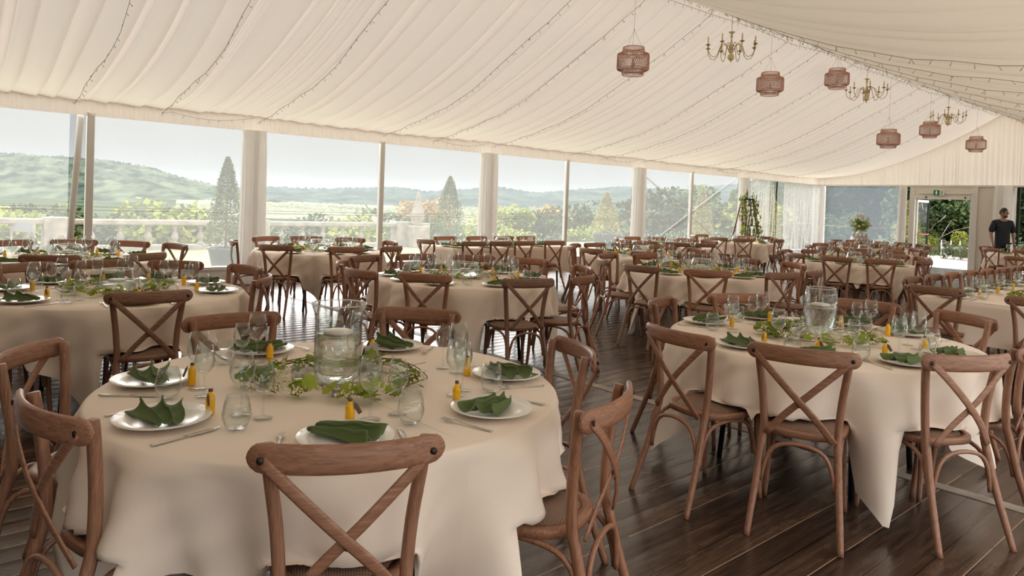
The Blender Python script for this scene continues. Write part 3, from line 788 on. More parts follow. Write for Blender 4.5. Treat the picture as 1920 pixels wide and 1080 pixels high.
def words_for(n):
    return {6: ['front', 'front right', 'back right', 'back', 'back left', 'front left'],
            7: ['front', 'front right', 'right', 'back right', 'back left', 'left', 'front left'],
            8: ['front', 'front right', 'right', 'back right', 'back', 'back left', 'left', 'front left'],
            9: ['front', 'front right', 'right', 'rear right', 'back right', 'back left', 'rear left', 'left', 'front left'],
            10: ['front', 'front right', 'right front', 'right back', 'back right', 'back', 'back left', 'left back', 'left front', 'front left']}[n]
def side_names(cx, cy_, angs):
    """name each seat by where the camera sees it around the table"""
    toward = atan2(-cy_, -cx)
    rel = sorted(range(len(angs)), key=lambda i: ((angs[i]-toward+pi/len(angs)) % (2*pi)))
    w = words_for(len(angs)); return {i: w[k] for k, i in enumerate(rel)}
ci = [0]
def add_chair(x, y, rz, label, group, near=True):
    ci[0] += 1
    return dup(CH if near else CHF, (x, y, 0), rz, label, group, shade(ci[0]))
def put(kind, x, y, z, rz, label, group): return dup(WARE[kind], (x, y, z), rz, label, group)
def setting(cx, cy_, R, a, where, tname, lvl, idx):
    """lvl 3: everything; 2: no cutlery; a = outward direction of the seat"""
    r = random.Random(idx*13+5)
    ex, ey = -cos(a), -sin(a); fx, fy = -ey, ex          # e: towards the centre, f: to the diner's left
    bx0, by0 = cx+R*cos(a), cy_+R*sin(a)
    def at(side, inn): return bx0+fx*side*-1+ex*inn, by0+fy*side*-1+ey*inn
    rz = a+pi/2
    j = lambda s=.012: r.uniform(-s, s)
    px, py = at(j(), .175+j())
    put('plate', px, py, TZ, rz, 'white dinner plate under napkin, %s of %s' % (where, tname), 'dinner plates')
    put('napkin%d' % (idx % 3), px, py, TZ, rz+r.uniform(-.6, .6), 'folded green napkin, %s of %s' % (where, tname), 'green napkins')
    if lvl >= 3:
        x, y = at(-.185, .17+j()); put('fork', x, y, TZ, rz+j(.1), 'steel fork beside the plate, %s of %s' % (where, tname), 'dinner forks')
        x, y = at(.185, .16+j()); put('knife', x, y, TZ, rz+j(.1), 'steel knife beside the plate, %s of %s' % (where, tname), 'table knives')
    x, y = at(.10+j(.02), .37+j(.02)); put('wine', x, y, TZ, 0, 'large stemmed wine glass, %s of %s' % (where, tname), 'wine glasses')
    x, y = at(.225+j(.015), .315+j(.02)); put('tumbler', x, y, TZ, 0, 'clear stemless tumbler, %s of %s' % (where, tname), 'tumblers')
    if lvl >= 2:
        x, y = at(.185+j(.01), .415+j(.02)); put('small', x, y, TZ, 0, 'small stemmed wine glass, %s of %s' % (where, tname), 'small wine glasses')
    x, y = at(.02+j(.03), .335+j(.015)); put('bottle', x, y, TZ, rz+r.uniform(-1, 1), 'golden oil bottle with tag, %s of %s' % (where, tname), 'oil bottles')
def round_table(cx, cy_, rho, chairs, tname, lvl, vk, seed, extra=(), half=1.19, snap=True, rmin=.99, rmax=1.16):
    table_frame('round_table', (cx, cy_, 0), 'round folding table under its cream cloth, '+tname)
    ch = []
    for x, y in chairs:
        a = atan2(y-cy_, x-cx); d = min(rmax, max(rmin, hypot(x-cx, y-cy_))); ch.append((a, d))
    ch.sort(); g = radians(30.5)
    for _ in range(60):                       # neighbours never share a place
        for i in range(len(ch)):
            (a, d), (b, e) = ch[i], ch[(i+1) % len(ch)]; gap = (b-a) % (2*pi)
            if gap < g: q = (g-gap)/2+.001; ch[i] = (a-q, d); ch[(i+1) % len(ch)] = (b+q, e)
    cl = cloth_mesh(TR, rho, ch, seed, half).build('tablecloth', M_['cloth']); cl.location = (cx, cy_, 0)
    tag(cl, 'cream tablecloth draped over '+tname, 'tablecloth', 'cream tablecloths')
    nm = side_names(cx, cy_, [a for a, d in ch])
    for i, (a, d) in enumerate(ch):
        r = random.Random(seed*31+i)
        add_chair(cx+d*cos(a), cy_+d*sin(a), a+pi/2+r.uniform(-.07, .07), 'wooden cross-back chair, %s of %s' % (nm[i], tname), 'cross-back chairs', lvl >= 3)
        setting(cx, cy_, TR, a, nm[i], tname, lvl, seed*10+i)
    vase(vk, (cx, cy_, TZ), 'clear glass vase of water at the centre of '+tname)
    garland(cx, cy_, .275, seed, 'green vine garland with cream blossoms around vase, '+tname, 120 if lvl >= 3 else 70, dens=2.0)
    nv = 3 if lvl >= 3 else 2
    vs_ = sorted([(cx+.17*cos(seed+k*2.1+.6), cy_+.17*sin(seed+k*2.1+.6)) for k in range(nv)], key=lambda p: bearing(*p))
    for (vx, vy), w_ in zip(vs_, ['left', 'middle', 'right'] if nv == 3 else ['left', 'right']):
        put('votive', vx, vy, TZ, 0, '%s glass tealight holder by the vase of %s' % (w_, tname), 'tealight holders')
    return ch
def card(x, y, rz, label, c='card', w=.10, h=.075):
    t = empty('table_card', (x, y, TZ), rz)
    MB().add([(-w/2, -.018, 0), (w/2, -.018, 0), (w/2, 0, h), (-w/2, 0, h)], [(0, 1, 2, 3)]).add([(-w/2, .02, 0), (w/2, .02, 0), (w/2, .001, h), (-w/2, .001, h)], [(0, 3, 2, 1)]).build('folded_card', M_[c], t, smooth=False, solid=.001)
    return tag(t, label, 'card')
U = lambda x, y: unproj(x, y, .88)
def ring(cx, cy_, degs, r=1.06): return [(cx+r*cos(radians(d)), cy_+r*sin(radians(d))) for d in degs]
T1 = (-2.55, 1.33)
round_table(*T1, radians(22), [U(655, 818), U(440, 592), U(783, 581), U(1040, 648), U(1130, 738), U(118, 752), U(62, 655)], 'the nearest round table', 3, 'tall', 1)
T2 = (-1.98, 4.20)
round_table(*T2, radians(3), [U(1505, 650), U(1808, 662), U(1270, 618), U(1252, 562), U(1385, 553), U(1618, 565), U(1805, 590), (-1.0, 4.35)], 'the near right round table', 3, 'taper', 2)
T3 = (-5.74, 1.22)
round_table(*T3, radians(30), [U(280, 545), U(454, 517), U(457, 499), U(155, 490), U(320, 490)]+ring(-5.74, 1.22, [-60, -118, -165]), 'the near left round table', 3, 'bowl', 3)
T4 = (-8.52, 1.35)
round_table(*T4, radians(10), [U(95, 478), U(143, 450), U(234, 452), U(24, 450), U(275, 474), U(328, 457)]+ring(-8.52, 1.35, [-50, -110]), 'the left window table', 2, 'dome', 4)
T5 = (-9.10, 4.42)
round_table(*T5, radians(30), [U(519, 459), U(649, 463), U(570, 443), U(656, 446), U(478, 441), U(443, 450), U(730, 452), U(742, 462)], 'the window table left of centre', 2, 'dome', 5)
T6 = (-5.50, 4.20)
round_table(*T6, radians(8), [U(809, 508), U(997, 522), U(687, 506), U(690, 476), U(647, 490), U(767, 475), U(875, 479), U(980, 484), U(1087, 517), U(1090, 499)], 'the middle round table', 2, 'dome', 6, rmax=1.26)
T8 = (-7.05, 8.80)
round_table(*T8, radians(30), ring(*T8, [-92, -128, -160, 175, 145, 108, 72, 5, -45]), 'the table behind the middle one', 1, 'bowl', 8)
T9 = (-4.95, 7.35)
round_table(*T9, radians(33), [U(1184, 499), U(1135, 485), U(1145, 476), U(1212, 476), U(1305, 477), U(1390, 484), U(1327, 506), U(1492, 514), U(1526, 507), U(1486, 493)], 'the round table right of centre', 2, 'bowl', 9, rmax=1.28)
T11 = (-8.70, 11.85)
round_table(*T11, radians(12), ring(*T11, [-138, -103, -78, -51, -23, 140, 133-20, 80, 175]), 'the second window row round table', 1, 'bowl', 11)
T12 = (-9.6, 15.75)
round_table(*T12, radians(3), ring(*T12, [-80, -52, 5, 60, 110, 175, -130]), 'the window table before the stepladder', 1, 'bowl', 12)
T13 = (-4.98, 11.65)
round_table(*T13, radians(40), ring(*T13, [-170, -118, -80, -47, -5, 50, 78, 105, 150]), 'the round table at right of hall', 1, 'bowl', 13)
T14 = (-6.2, 14.95)
round_table(*T14, radians(20), ring(*T14, [-100, -140, 165, -70, -48, 120, 10, 52, 80]), 'the round table towards the exit', 1, 'bowl', 14)
T15 = (-7.15, 18.0)
round_table(*T15, radians(20), ring(*T15, [-136, -100, 165, 133, 112, 95, -70, 50, 10]), 'the farthest round table by the barrel', 1, 'bowl', 15)
T17 = (-4.45, 19.9)
round_table(*T17, radians(15), ring(*T17, [-125, -85, 165, -40, 40, 110]), 'the far table beside the standing man', 1, 'bowl', 17)
# the two long tables
def rect_cloth(Wd, L, drop, seed):
    r = random.Random(seed); per = []; hx, hy = Wd/2, L/2; st = .045
    def seg(a, b):
        n = int(hypot(b[0]-a[0], b[1]-a[1])/st)
        return [(a[0]+(b[0]-a[0])*k/n, a[1]+(b[1]-a[1])*k/n) for k in range(n)]
    cs = [(-hx, -hy), (hx, -hy), (hx, hy), (-hx, hy)]
    for i in range(4): per += [(p, i, k) for k, p in enumerate(seg(cs[i], cs[(i+1) % 4]))]
    nrm = [(0, -1), (1, 0), (0, 1), (-1, 0)]; n = len(per); rows = [[] for _ in range(10)]; ph = r.uniform(0, 6)
    for q in range(n+1):
        (x, y), i, k = per[q % n]
        dc = min(hypot(x-c[0], y-c[1]) for c in cs); cw = exp(-(dc/.16)**2)
        nx, ny = nrm[i]
        cxn = x/hx if cw > .1 else 0; cyn = y/hy if cw > .1 else 0
        vx, vy = nx+cw*cxn*.6, ny+cw*cyn*.6; l = hypot(vx, vy); vx /= l; vy /= l
        rows[0].append((x*.98, y*.995, .752))
        for j in range(9):
            s = j/8; o = .004+.03*s+.022*s*sin((x+y)*14+ph)+.03*s*s*sin((x-y)*5+ph)+.06*cw*s
            rows[j+1].append((x+vx*o, y+vy*o, .752-(.004 if j == 0 else s*(drop+.10*cw))))
    mb = MB(); mb.grid(rows); mb.add([(-hx, -hy, .7522), (hx, -hy, .7522), (hx, hy, .7522), (-hx, hy, .7522)], [(0, 1, 2, 3)])
    return mb
def long_table(x0, x1, y0, y1, tname, seed, drop=.31):
    cx, cy_ = (x0+x1)/2, (y0+y1)/2
    table_frame('trestle_table', (cx, cy_, 0), 'long trestle table under its cream cloth, '+tname, round_=False, L=y1-y0, Wd=x1-x0)
    c = rect_cloth(x1-x0, y1-y0, drop, seed).build('tablecloth', M_['cloth']); c.location = (cx, cy_, 0)
    tag(c, 'long cream tablecloth over '+tname, 'tablecloth', 'cream tablecloths')
ORD = ['first', 'second', 'third', 'fourth', 'fifth', 'sixth', 'seventh', 'eighth', 'ninth']
def seat_at(x, y, a, where, tname, lvl, idx, tx, ty):
    """chair at x,y; a = outward direction; tx,ty = table edge point in front of it"""
    add_chair(x, y, a+pi/2+random.Random(idx).uniform(-.05, .05), 'cross-back wooden chair, %s of %s' % (where, tname), 'cross-back chairs', lvl >= 3)
    setting(tx, ty, 0, a, where, tname, lvl, idx)
t7 = 'the long window table'
long_table(-9.85, -9.0, 6.65, 9.35, t7, 71, .42)
for k, y in enumerate((6.85, 7.40, 7.92, 8.62)): seat_at(-8.78, y, 0, ORD[k]+' from left, near side', t7, 1, 700+k, -9.0, y)
for k, y in enumerate((7.25, 7.95, 8.6, 9.15)): seat_at(-10.08, y, pi, ORD[k]+' from left, window side', t7, 1, 710+k, -9.85, y)
seat_at(-9.42, 6.40, -pi/2, 'left end', t7, 1, 720, -9.42, 6.65)
vase('dome', (-9.42, 8.0, TZ), 'clear glass vase of water on '+t7); garland(-9.42, 8.0, .2, 77, 'green vine garland along the middle of '+t7, 60, stretch=(.8, 2.2))
t16 = 'the long right-edge table'
long_table(-2.55, -.95, 7.40, 13.6, t16, 72, .38)
for k, y in enumerate((8.02, 8.62, 9.20, 9.85, 10.5, 11.15, 11.85, 12.5, 13.15)):
    seat_at(-2.80, y, pi, ORD[k]+' chair in left row', t16, 2 if k < 4 else 1, 730+k, -2.55, y)
seat_at(-2.32, 7.16, -pi/2, 'left near-end place', t16, 3, 750, -2.32, 7.40)
seat_at(-1.50, 7.0, -pi/2, 'right near-end place', t16, 3, 751, -1.50, 7.40)
for k, y in enumerate((7.9, 8.55, 9.2, 9.85)): seat_at(-.72, y, 0, ORD[k]+' chair in right row', t16, 1, 760+k, -.95, y)
vase('dome', (-1.75, 8.45, TZ), 'clear rounded glass vase of water on '+t16); garland(-1.75, 8.7, .25, 79, 'green vine garland along the middle of '+t16, 90, stretch=(.9, 3.0))
# loose chairs between tables
for px, py, d, lb in ((1438, 444, -100, 'wooden cross-back chair by the stepladder, beside the sheer curtain'), (1910, 482, 170, 'wooden cross-back chair in front of the far right drape')):
    x, y = U(px, py); add_chair(x, y, radians(d), lb, None, False)
# a few table cards and floor-side odds
card(-2.80, 1.62, radians(125), 'grey folded menu card behind the vase of the nearest round table', w=.13, h=.08)
card(-9.50, 8.72, radians(100), 'tall white table card standing on the long window table', 'base', .16, .15)
card(-2.22, 4.22, radians(100), 'small brown framed card left of the vase on near right table', 'tag')
# ---------------------------------------------------------------- stepladder with bottles
def stepladder(x, y, rz):
    t = empty('stepladder', (x, y, 0), rz); H = 1.86
    lw = wood('weathered_timber', (.10, .055, .035), (.24, .14, .09))
    for s in (-1, 1):
        MB().sweep([(s*.30, -.02, 0), (s*.17, .38, H)], .035, .016, (0, 1, 0), 6, sq=.6).build('front_rail', lw, t)
        MB().sweep([(s*.28, .90, 0), (s*.16, .44, H-.05)], .022, .014, (0, 1, 0), 6, sq=.6).build('rear_rail', lw, t)
    for k in range(6):
        z = .28+k*.28; w = .30-.13*z/H; yy = -.02+.40*z/H
        MB().box(-w, w, yy-.03, yy+.11, z-.012, z+.012).build('step', lw, t, smooth=False)
    MB().box(-.2, .2, .34, .50, H-.01, H+.03).build('top_tray', M_['dark'], t, smooth=False)
    MB().sweep([(-.26, .78, .45), (.26, .78, .45)], .012, .012, (0, 0, 1), 6).build('crossbar', lw, t)
    return tag(t, 'tall wooden A-frame stepladder with bottles and flowers on its steps', 'stepladder')
LX, LY = unproj(1418, 478, .03)
LX, LY = -10.55, 18.15
LR = radians(62)
stepladder(LX, LY, LR)
gb = simple('green_bottle_glass', (.10, .20, .02), .12, noise=.2); 
def wbottle():
    t = empty('wine_bottle')
    MB().lathe([(0, 0), (.036, 0), (.038, .01), (.038, .15), (.030, .18), (.014, .21), (.013, .265), (.010, .265), (0, .20)], 14).build('bottle_body', gb, t)
    MB().lathe([(.0385, .04), (.0387, .042), (.0387, .12), (.0385, .122)], 14).build('bottle_label', M_['card'], t)
    return tag(t, '', 'bottle')
wb = wbottle(); TN = ['lowest', 'second', 'third', 'fourth', 'fifth', 'topmost']
def lad(lx, ly): return LX+lx*cos(LR)-ly*sin(LR), LY+lx*sin(LR)+ly*cos(LR)
for k in range(6):
    z = .28+k*.28; w = .30-.13*z/1.86
    n = 3 if k < 3 else 2
    for i in range(n):
        px, py = lad((-1+2*(i+.5)/n)*(w-.04), -.02+.40*z/1.86+.04)
        dup(wb, (px, py, z+.013), i, 'green glass bottle on the %s ladder step, %s' % (TN[k], (['left', 'middle', 'right'] if n == 3 else ['left', 'right'])[i]), 'green bottles on the stepladder')
x, y = lad(.0, .42); dup(wb, (x, y, 1.891), 0, 'green glass bottle standing alone on top of the stepladder', 'green bottles on the stepladder')
for s, nm in ((-1, 'left'), (1, 'right')):
    r = random.Random(30+s); t = empty('flower_garland', (LX, LY, 0), LR)
    lf = MB(); bl = MB()
    P = [Vector((s*(.31-.13*z/1.86), -.05+.40*z/1.86-.03, z)) for z in np.linspace(.1, 1.85, 12)]
    tw = MB().sweep(P, .006, .006, (0, 1, 0), 5); tw.build('stem', M_['twig'], t)
    for k in range(280):
        p = P[r.randrange(12)]+Vector((r.gauss(0, .055), r.gauss(-.02, .04), r.gauss(0, .09)))
        if r.random() < .62:
            sz = r.uniform(.03, .065); mt = Matrix.Rotation(r.uniform(0, 6), 3, 'X') @ Matrix.Rotation(r.uniform(0, 6), 3, 'Y')
            lf.add([p+mt @ Vector(q)*sz for q in ((-.5, -.9, 0), (.5, -.9, 0), (.3, .9, .2), (-.3, .9, .2))], [(0, 1, 2, 3)])
        else: bl.ball(p, r.uniform(.010, .022), 5, 4)
    tag(lf.build('leaves', M_['leaf'], t, smooth=False), kind='stuff'); tag(bl.build('flowers', simple('pink_flower_%s' % nm, (.62, .42, .36), .7, noise=.3, nscale=9), t), kind='stuff')
    tag(t, 'leafy flower garland climbing the %s rail of the stepladder' % nm, 'garland')
# ---------------------------------------------------------------- barrel with flowers near the end wall
BX, BY = -9.22, 21.9
t = empty('wooden_barrel', (BX, BY, 0))
MB().lathe([(0, 0), (.24, 0), (.27, .12), (.295, .30), (.30, .45), (.295, .60), (.27, .78), (.24, .90), (.235, .90), (.23, .875), (0, .875)], 28).build('barrel_body', wood('grey_barrel_oak', (.22, .19, .165), (.44, .40, .36), axis=2), t)
for z, r_ in ((.10, .268), (.28, .296), (.62, .296), (.80, .268)):
    MB().lathe([(r_-.006, z-.02), (r_+.004, z-.02), (r_+.004, z+.02), (r_-.006, z+.02)], 28).build('hoop', simple('zinc_%d' % (z*100), (.33, .33, .33), .45, .7), t)
tag(t, 'grey oak barrel near the far window, carrying a vase of wild flowers', 'barrel')
t = empty('flower_vase', (BX, BY, .885))
MB().lathe([(0, 0), (.07, 0), (.10, .06), (.10, .14), (.06, .19), (.065, .22), (.06, .22), (.055, .19), (.09, .13), (0, .02)], 18).build('vase_body', simple('white_ceramic', (.70, .69, .66), .25), t)
r = random.Random(4); sm = MB(); lf = MB(); fl_ = MB()
for k in range(110):
    a = r.uniform(0, 6.28); rr = r.uniform(.03, .42)*r.random()**.3; h = r.uniform(.40, .74)*(1-.35*rr/.42)
    q = Vector((rr*cos(a), rr*sin(a), h)); sm.sweep([(0, 0, .12), (q.x*.4, q.y*.4, h*.6), q], .0025, .002, (0, 1, .1), 4)
    if r.random() < .6:
        for j in range(4): fl_.ball(q+Vector((r.gauss(0, .02), r.gauss(0, .02), r.gauss(0, .02))), r.uniform(.012, .024), 5, 3)
    for j in range(5):
        p = q*r.uniform(.45, .95)+Vector((r.gauss(0, .02), r.gauss(0, .02), 0)); s = r.uniform(.02, .045); mt = Matrix.Rotation(r.uniform(0, 6), 3, 'X') @ Matrix.Rotation(r.uniform(0, 6), 3, 'Z')
        lf.add([p+mt @ Vector(c)*s for c in ((-.3, -1, 0), (.3, -1, 0), (.15, 1, .2), (-.15, 1, .2))], [(0, 1, 2, 3)])
tag(sm.build('stems', M_['leaf'], t), kind='stuff'); tag(lf.build('leaves', M_['leaf'], t, smooth=False), kind='stuff'); tag(fl_.build('flowers', simple('white_flower', (.80, .80, .74), .7), t), kind='stuff')
tag(t, 'white vase bursting with white and green wild flowers on the barrel', 'flower vase')
for k, (dx, dy, hh, lb) in enumerate(((-.14, -.10, .13, 'left of'), (.10, -.16, .10, 'in front of'), (.17, .02, .12, 'right of'))):
    t = empty('pillar_candle', (BX+dx, BY+dy, .88))
    MB().lathe([(0, 0), (.035, 0), (.036, hh), (.01, hh-.004), (0, hh-.004)], 14).build('wax', simple('peach_wax_%d' % k, (.72, .52, .42), .5), t)
    MB().lathe([(0, hh-.005), (.002, hh-.005), (.002, hh+.012), (0, hh+.012)], 5).build('wick', M_['dark'], t)
    tag(t, 'pale pillar candle on the barrel, %s the white vase' % lb, 'candle', 'candles on the barrel')
# ---------------------------------------------------------------- the man by the end wall
def skin_obj(name, pts, edges, material, parent, root=0, sub=2):
    me = bpy.data.meshes.new(name); me.from_pydata([p[:3] for p in pts], edges, []); me.update()
    o = bpy.data.objects.new(name, me); COL.objects.link(o); o.parent = parent
    md = o.modifiers.new('skin', 'SKIN'); md.use_smooth_shade = True
    if not me.skin_vertices: me.skin_vertices.new()
    for i, p in enumerate(pts):
        s = me.skin_vertices[0].data[i]; s.radius = (p[3], p[4] if len(p) > 4 else p[3]); s.use_root = (i == root)
    sb = o.modifiers.new('sub', 'SUBSURF'); sb.levels = sb.render_levels = sub
    me.materials.append(material); return o
pm = empty('person', (-5.50, 21.55, 0), radians(-50-90)); S = 1.045
def SP(L): return [tuple(v*S for v in p) for p in L]
skin = simple('skin', (.36, .20, .14), .5)
# root pelvis, spine, neck, head; arms; legs.  +y is where he faces, +x his right->left
B = [(0, 0, .95, .14, .10), (0, .0, 1.10, .135, .10), (0, -.01, 1.28, .15, .11), (0, -.02, 1.42, .12, .085), (0, -.005, 1.50, .052, .055), (0, .015, 1.57, .058, .062),
     (-.17, -.02, 1.41, .055), (-.225, -.03, 1.27, .047), (-.25, -.03, 1.13, .040), (-.245, .02, 1.0, .034), (-.24, .06, .89, .026), (-.238, .075, .84, .030, .018),
     (.17, -.02, 1.41, .055), (.225, -.03, 1.27, .047), (.25, -.03, 1.13, .040), (.245, .02, 1.0, .034), (.24, .06, .89, .026), (.238, .075, .84, .030, .018),
     (-.09, 0, .86, .085), (-.10, .01, .50, .058), (-.105, -.01, .10, .040), (-.11, .05, .04, .038), (-.115, .14, .03, .032),
     (.09, 0, .86, .085), (.10, .01, .50, .058), (.105, -.01, .10, .040), (.11, .05, .04, .038), (.115, .14, .03, .032)]
Eg = [(0, 1), (1, 2), (2, 3), (3, 4), (4, 5), (3, 6), (6, 7), (7, 8), (8, 9), (9, 10), (10, 11), (3, 12), (12, 13), (13, 14), (14, 15), (15, 16), (16, 17), (0, 18), (18, 19), (19, 20), (20, 21), (21, 22), (0, 23), (23, 24), (24, 25), (25, 26), (26, 27)]
fi = len(B)
for s, w in ((-1, 11), (1, 17)):
    for k, (dy, L) in enumerate(((-.022, .065), (-.007, .078), (.008, .074), (.021, .06))):
        x, y, z = B[w][0], B[w][1]+dy, B[w][2]-.02
        B += [(x, y, z, .0095), (x+.002*s, y+.004, z-L*.5, .009), (x-.008*s, y+.012, z-L, .0075)]
        Eg += [(w, fi), (fi, fi+1), (fi+1, fi+2)]; fi += 3
    x, y, z = B[w][:3]; B += [(x-.01*s, y+.03, z+.01, .011), (x-.018*s, y+.045, z-.035, .009)]; Eg += [(w, fi), (fi, fi+1)]; fi += 2
bod = skin_obj('body', SP(B), Eg, skin, pm)
# head with face, turned to his left (towards picture right)
hd = MB(); n, mr = 24, 18; v = []; f = []
for i in range(mr+1):
    ph = pi*i/mr
    for k in range(n):
        a = 2*pi*k/n; x, y, z = sin(ph)*cos(a), sin(ph)*sin(a), cos(ph)
        X = .076*x; Y = .098*y; Z = .122*z
        if z < 0: X *= 1+.28*z; Y *= 1+.12*z
        fr = max(0, y)
        Y += .020*exp(-((x/.16)**2))*exp(-((z+.08)/.17)**2)*(fr > .5)          # nose
        Y -= .010*fr*exp(-((abs(x)-.33)/.16)**2)*exp(-((z-.10)/.12)**2)        # eye sockets
        Y += .006*fr*exp(-((x/.3)**2))*exp(-((z+.42)/.08)**2)                  # lips
        Y += .010*fr*exp(-((x/.35)**2))*exp(-((z+.80)/.15)**2)                 # chin
        v.append((X, Y, Z))
for i in range(mr):
    for k in range(n): f.append((i*n+k, (i+1)*n+k, (i+1)*n+(k+1) % n, i*n+(k+1) % n))
HA = radians(36); HZ = 1.64*S
h_ = MB().add(v, f).ball((-.078, -.005, 0), .028, 8, 6, (.35, .7, 1.1)).ball((.078, -.005, 0), .028, 8, 6, (.35, .7, 1.1)).build('head', skin, pm); h_.location = (0, .025, HZ); h_.rotation_euler = (radians(-4), 0, HA)
hair = simple('black_hair', (.018, .013, .011), .5)
hv = []; hf = []
for i in range(10):
    ph = pi*.56*i/9
    for k in range(n):
        a = 2*pi*k/n; x, y, z = sin(ph)*cos(a), sin(ph)*sin(a), cos(ph)
        lim = 1.0 if y < .1 else (1-.50*(y-.1)/.9); ph2 = ph*lim; x, y, z = sin(ph2)*cos(a), sin(ph2)*sin(a), cos(ph2)
        g = 1.04+.03*sin(9*a+5*ph)+.02*sin(23*a)
        hv.append((.078*x*g, .102*y*g-.006, .124*z*(1.13+.04*sin(7*a))))
for i in range(9):
    for k in range(n): hf.append((i*n+k, (i+1)*n+k, (i+1)*n+(k+1) % n, i*n+(k+1) % n))
def hpart(mb, nm, mt, **k):
    o = mb.build(nm, mt, pm, **k); o.location = h_.location; o.rotation_euler = h_.rotation_euler; return o
hpart(MB().add(hv, hf), 'hair', hair)
gl = MB()
for s in (-1, 1):
    gl.sweep([(s*.032+.022*cos(a), .098, .012+.017*sin(a)) for a in [2*pi*k/14 for k in range(14)]], .0028, .0028, (0, 1, 0), 5, True)
    gl.sweep([(s*.054, .096, .014), (s*.080, .06, .014), (s*.082, -.01, .008)], .0022, .0022, (0, 0, 1), 5)
gl.sweep([(-.011, .10, .014), (.011, .10, .014)], .0022, .0022, (0, 0, 1), 5)
hpart(gl, 'glasses', M_['dark'])
ey = MB().ball((-.030, .086, .012), .010, 8, 6).ball((.030, .086, .012), .010, 8, 6); hpart(ey, 'eyes', simple('eye_dark', (.05, .03, .02), .2))
bd = MB().ball((0, .045, -.085), .056, 12, 8, (1, .9, .55)); hpart(bd, 'beard', hair)
cl_ = simple('navy_tshirt', (.016, .020, .030), .85, bump=.3)
skin_obj('tshirt', SP([(0, 0, .80, .185, .15), (0, 0, .93, .178, .142), (0, 0, 1.10, .172, .138), (0, -.01, 1.28, .18, .14), (0, -.02, 1.41, .145, .11), (0, -.012, 1.495, .085, .08), (-.18, -.02, 1.405, .080), (-.225, -.028, 1.28, .078), (-.245, -.03, 1.14, .072), (.18, -.02, 1.405, .080), (.225, -.028, 1.28, .078), (.245, -.03, 1.14, .072)]),
         [(0, 1), (1, 2), (2, 3), (3, 4), (4, 5), (4, 6), (6, 7), (7, 8), (4, 9), (9, 10), (10, 11)], cl_, pm)
skin_obj('trousers', SP([(0, 0, .94, .150, .115), (-.09, 0, .84, .098), (-.10, .01, .50, .075), (-.105, -.005, .12, .062), (.09, 0, .84, .098), (.10, .01, .50, .075), (.105, -.005, .12, .062)]), [(0, 1), (1, 2), (2, 3), (0, 4), (4, 5), (5, 6)], simple('dark_trousers', (.03, .03, .035), .8), pm)
for s in (-1, 1): MB().ball((s*.115, .05, .045), .07, 12, 8, (.75, 2.0, .65)).build('shoe', M_['dark'], pm)
tag(pm, 'person in a dark t-shirt and glasses, standing by the far right drape', 'person')
# ---------------------------------------------------------------- outside
lawn = simple('lawn', (.27, .27, .14), .95, noise=.35, nscale=1.2, spec=0)
struct(MB().box(-21.6, WX-.15, -30, 27, -.4, -.12).build('trim_%d' % (n_t+1), lawn, smooth=False))
paved = simple('pale_paving', (.52, .48, .41), .8, noise=.12, nscale=3)
struct(MB().box(WX-.15, 12, YE+.1, 33, -.3, -.02).build('trim_%d' % (n_t+2), paved, smooth=False))
struct(MB().box(XR+.45, 16, -8, YE+.1, -.3, -.04).build('trim_%d' % (n_t+3), paved, smooth=False))  # unseen paving added to bounce daylight in from the right
far = simple('valley_field', (.04, .055, .03), .95, noise=.6, nscale=.05, spec=0)
tag(MB().add([(-900, -500, -2.5), (400, -500, -2.5), (400, 1200, -2.5), (-900, 1200, -2.5)], [(0, 1, 2, 3)]).build('valley_meadow', far, smooth=False), 'green meadow of the valley below the terrace', 'field', None, 'structure')
struct(MB().box(-22.4, -21.3, -30, 27, -2.5, -.14).build('wall_terrace', paved, smooth=False))
# stone balustrade
stone = simple('weathered_stone', (.25, .215, .18), .85, noise=.25, nscale=4, bump=.4, bscale=30)
def balustrade(ya, yb, X, lb, piers=()):
    t = empty('stone_balustrade', (X, ya, 0)); L = yb-ya; zb = -.14
    MB().box(-.17, .17, 0, L, .56, .70).build('coping', stone, t, smooth=False, bevel=.03)
    MB().box(-.17, .17, 0, L, zb, .02).build('plinth', stone, t, smooth=False, bevel=.02)
    prof = [(.10, 0), (.10, .05), (.06, .07), (.05, .09), (.085, .15), (.10, .20), (.09, .26), (.055, .34), (.04, .39), (.055, .40), (.055, .42), (.04, .43), (.055, .47), (.09, .50), (.09, .545)]
    y = .35
    while y < L-.2:
        if not any(abs(ya+y-p) < .45 for p in piers): MB().lathe(prof, 12, (0, y, .02)).build('baluster', stone, t)
        y += .68
    for p in piers: MB().box(-.24, .24, p-ya-.28, p-ya+.28, zb, .74).build('pier', stone, t, smooth=False, bevel=.02)
    return tag(t, lb, 'balustrade')
balustrade(-4, 7.6, -21.0, 'stone balustrade seen through the leftmost windows, beyond the lawn', (1.4, 3.05))
balustrade(7.9, 14.3, -21.0, 'stone balustrade seen through the second window bay', (8.2, 13.2))
# stone obelisk on the terrace edge
t = empty('stone_obelisk', (-20.6, 13.6, -.13))
MB().box(-.32, .32, -.32, .32, 0, .75).build('pedestal', stone, t, smooth=False, bevel=.03)
MB().lathe([(.0, .75), (.20, .75), (.13, .82), (.24, .98), (.26, 1.1), (.2, 1.2), (.22, 1.28), (.14, 1.42), (.17, 1.50), (.08, 1.66), (.10, 1.72), (.02, 1.93), (0, 1.95)], 10).build('finial', stone, t)
tag(t, 'pale carved stone finial on a pedestal beyond the lawn', 'statue')
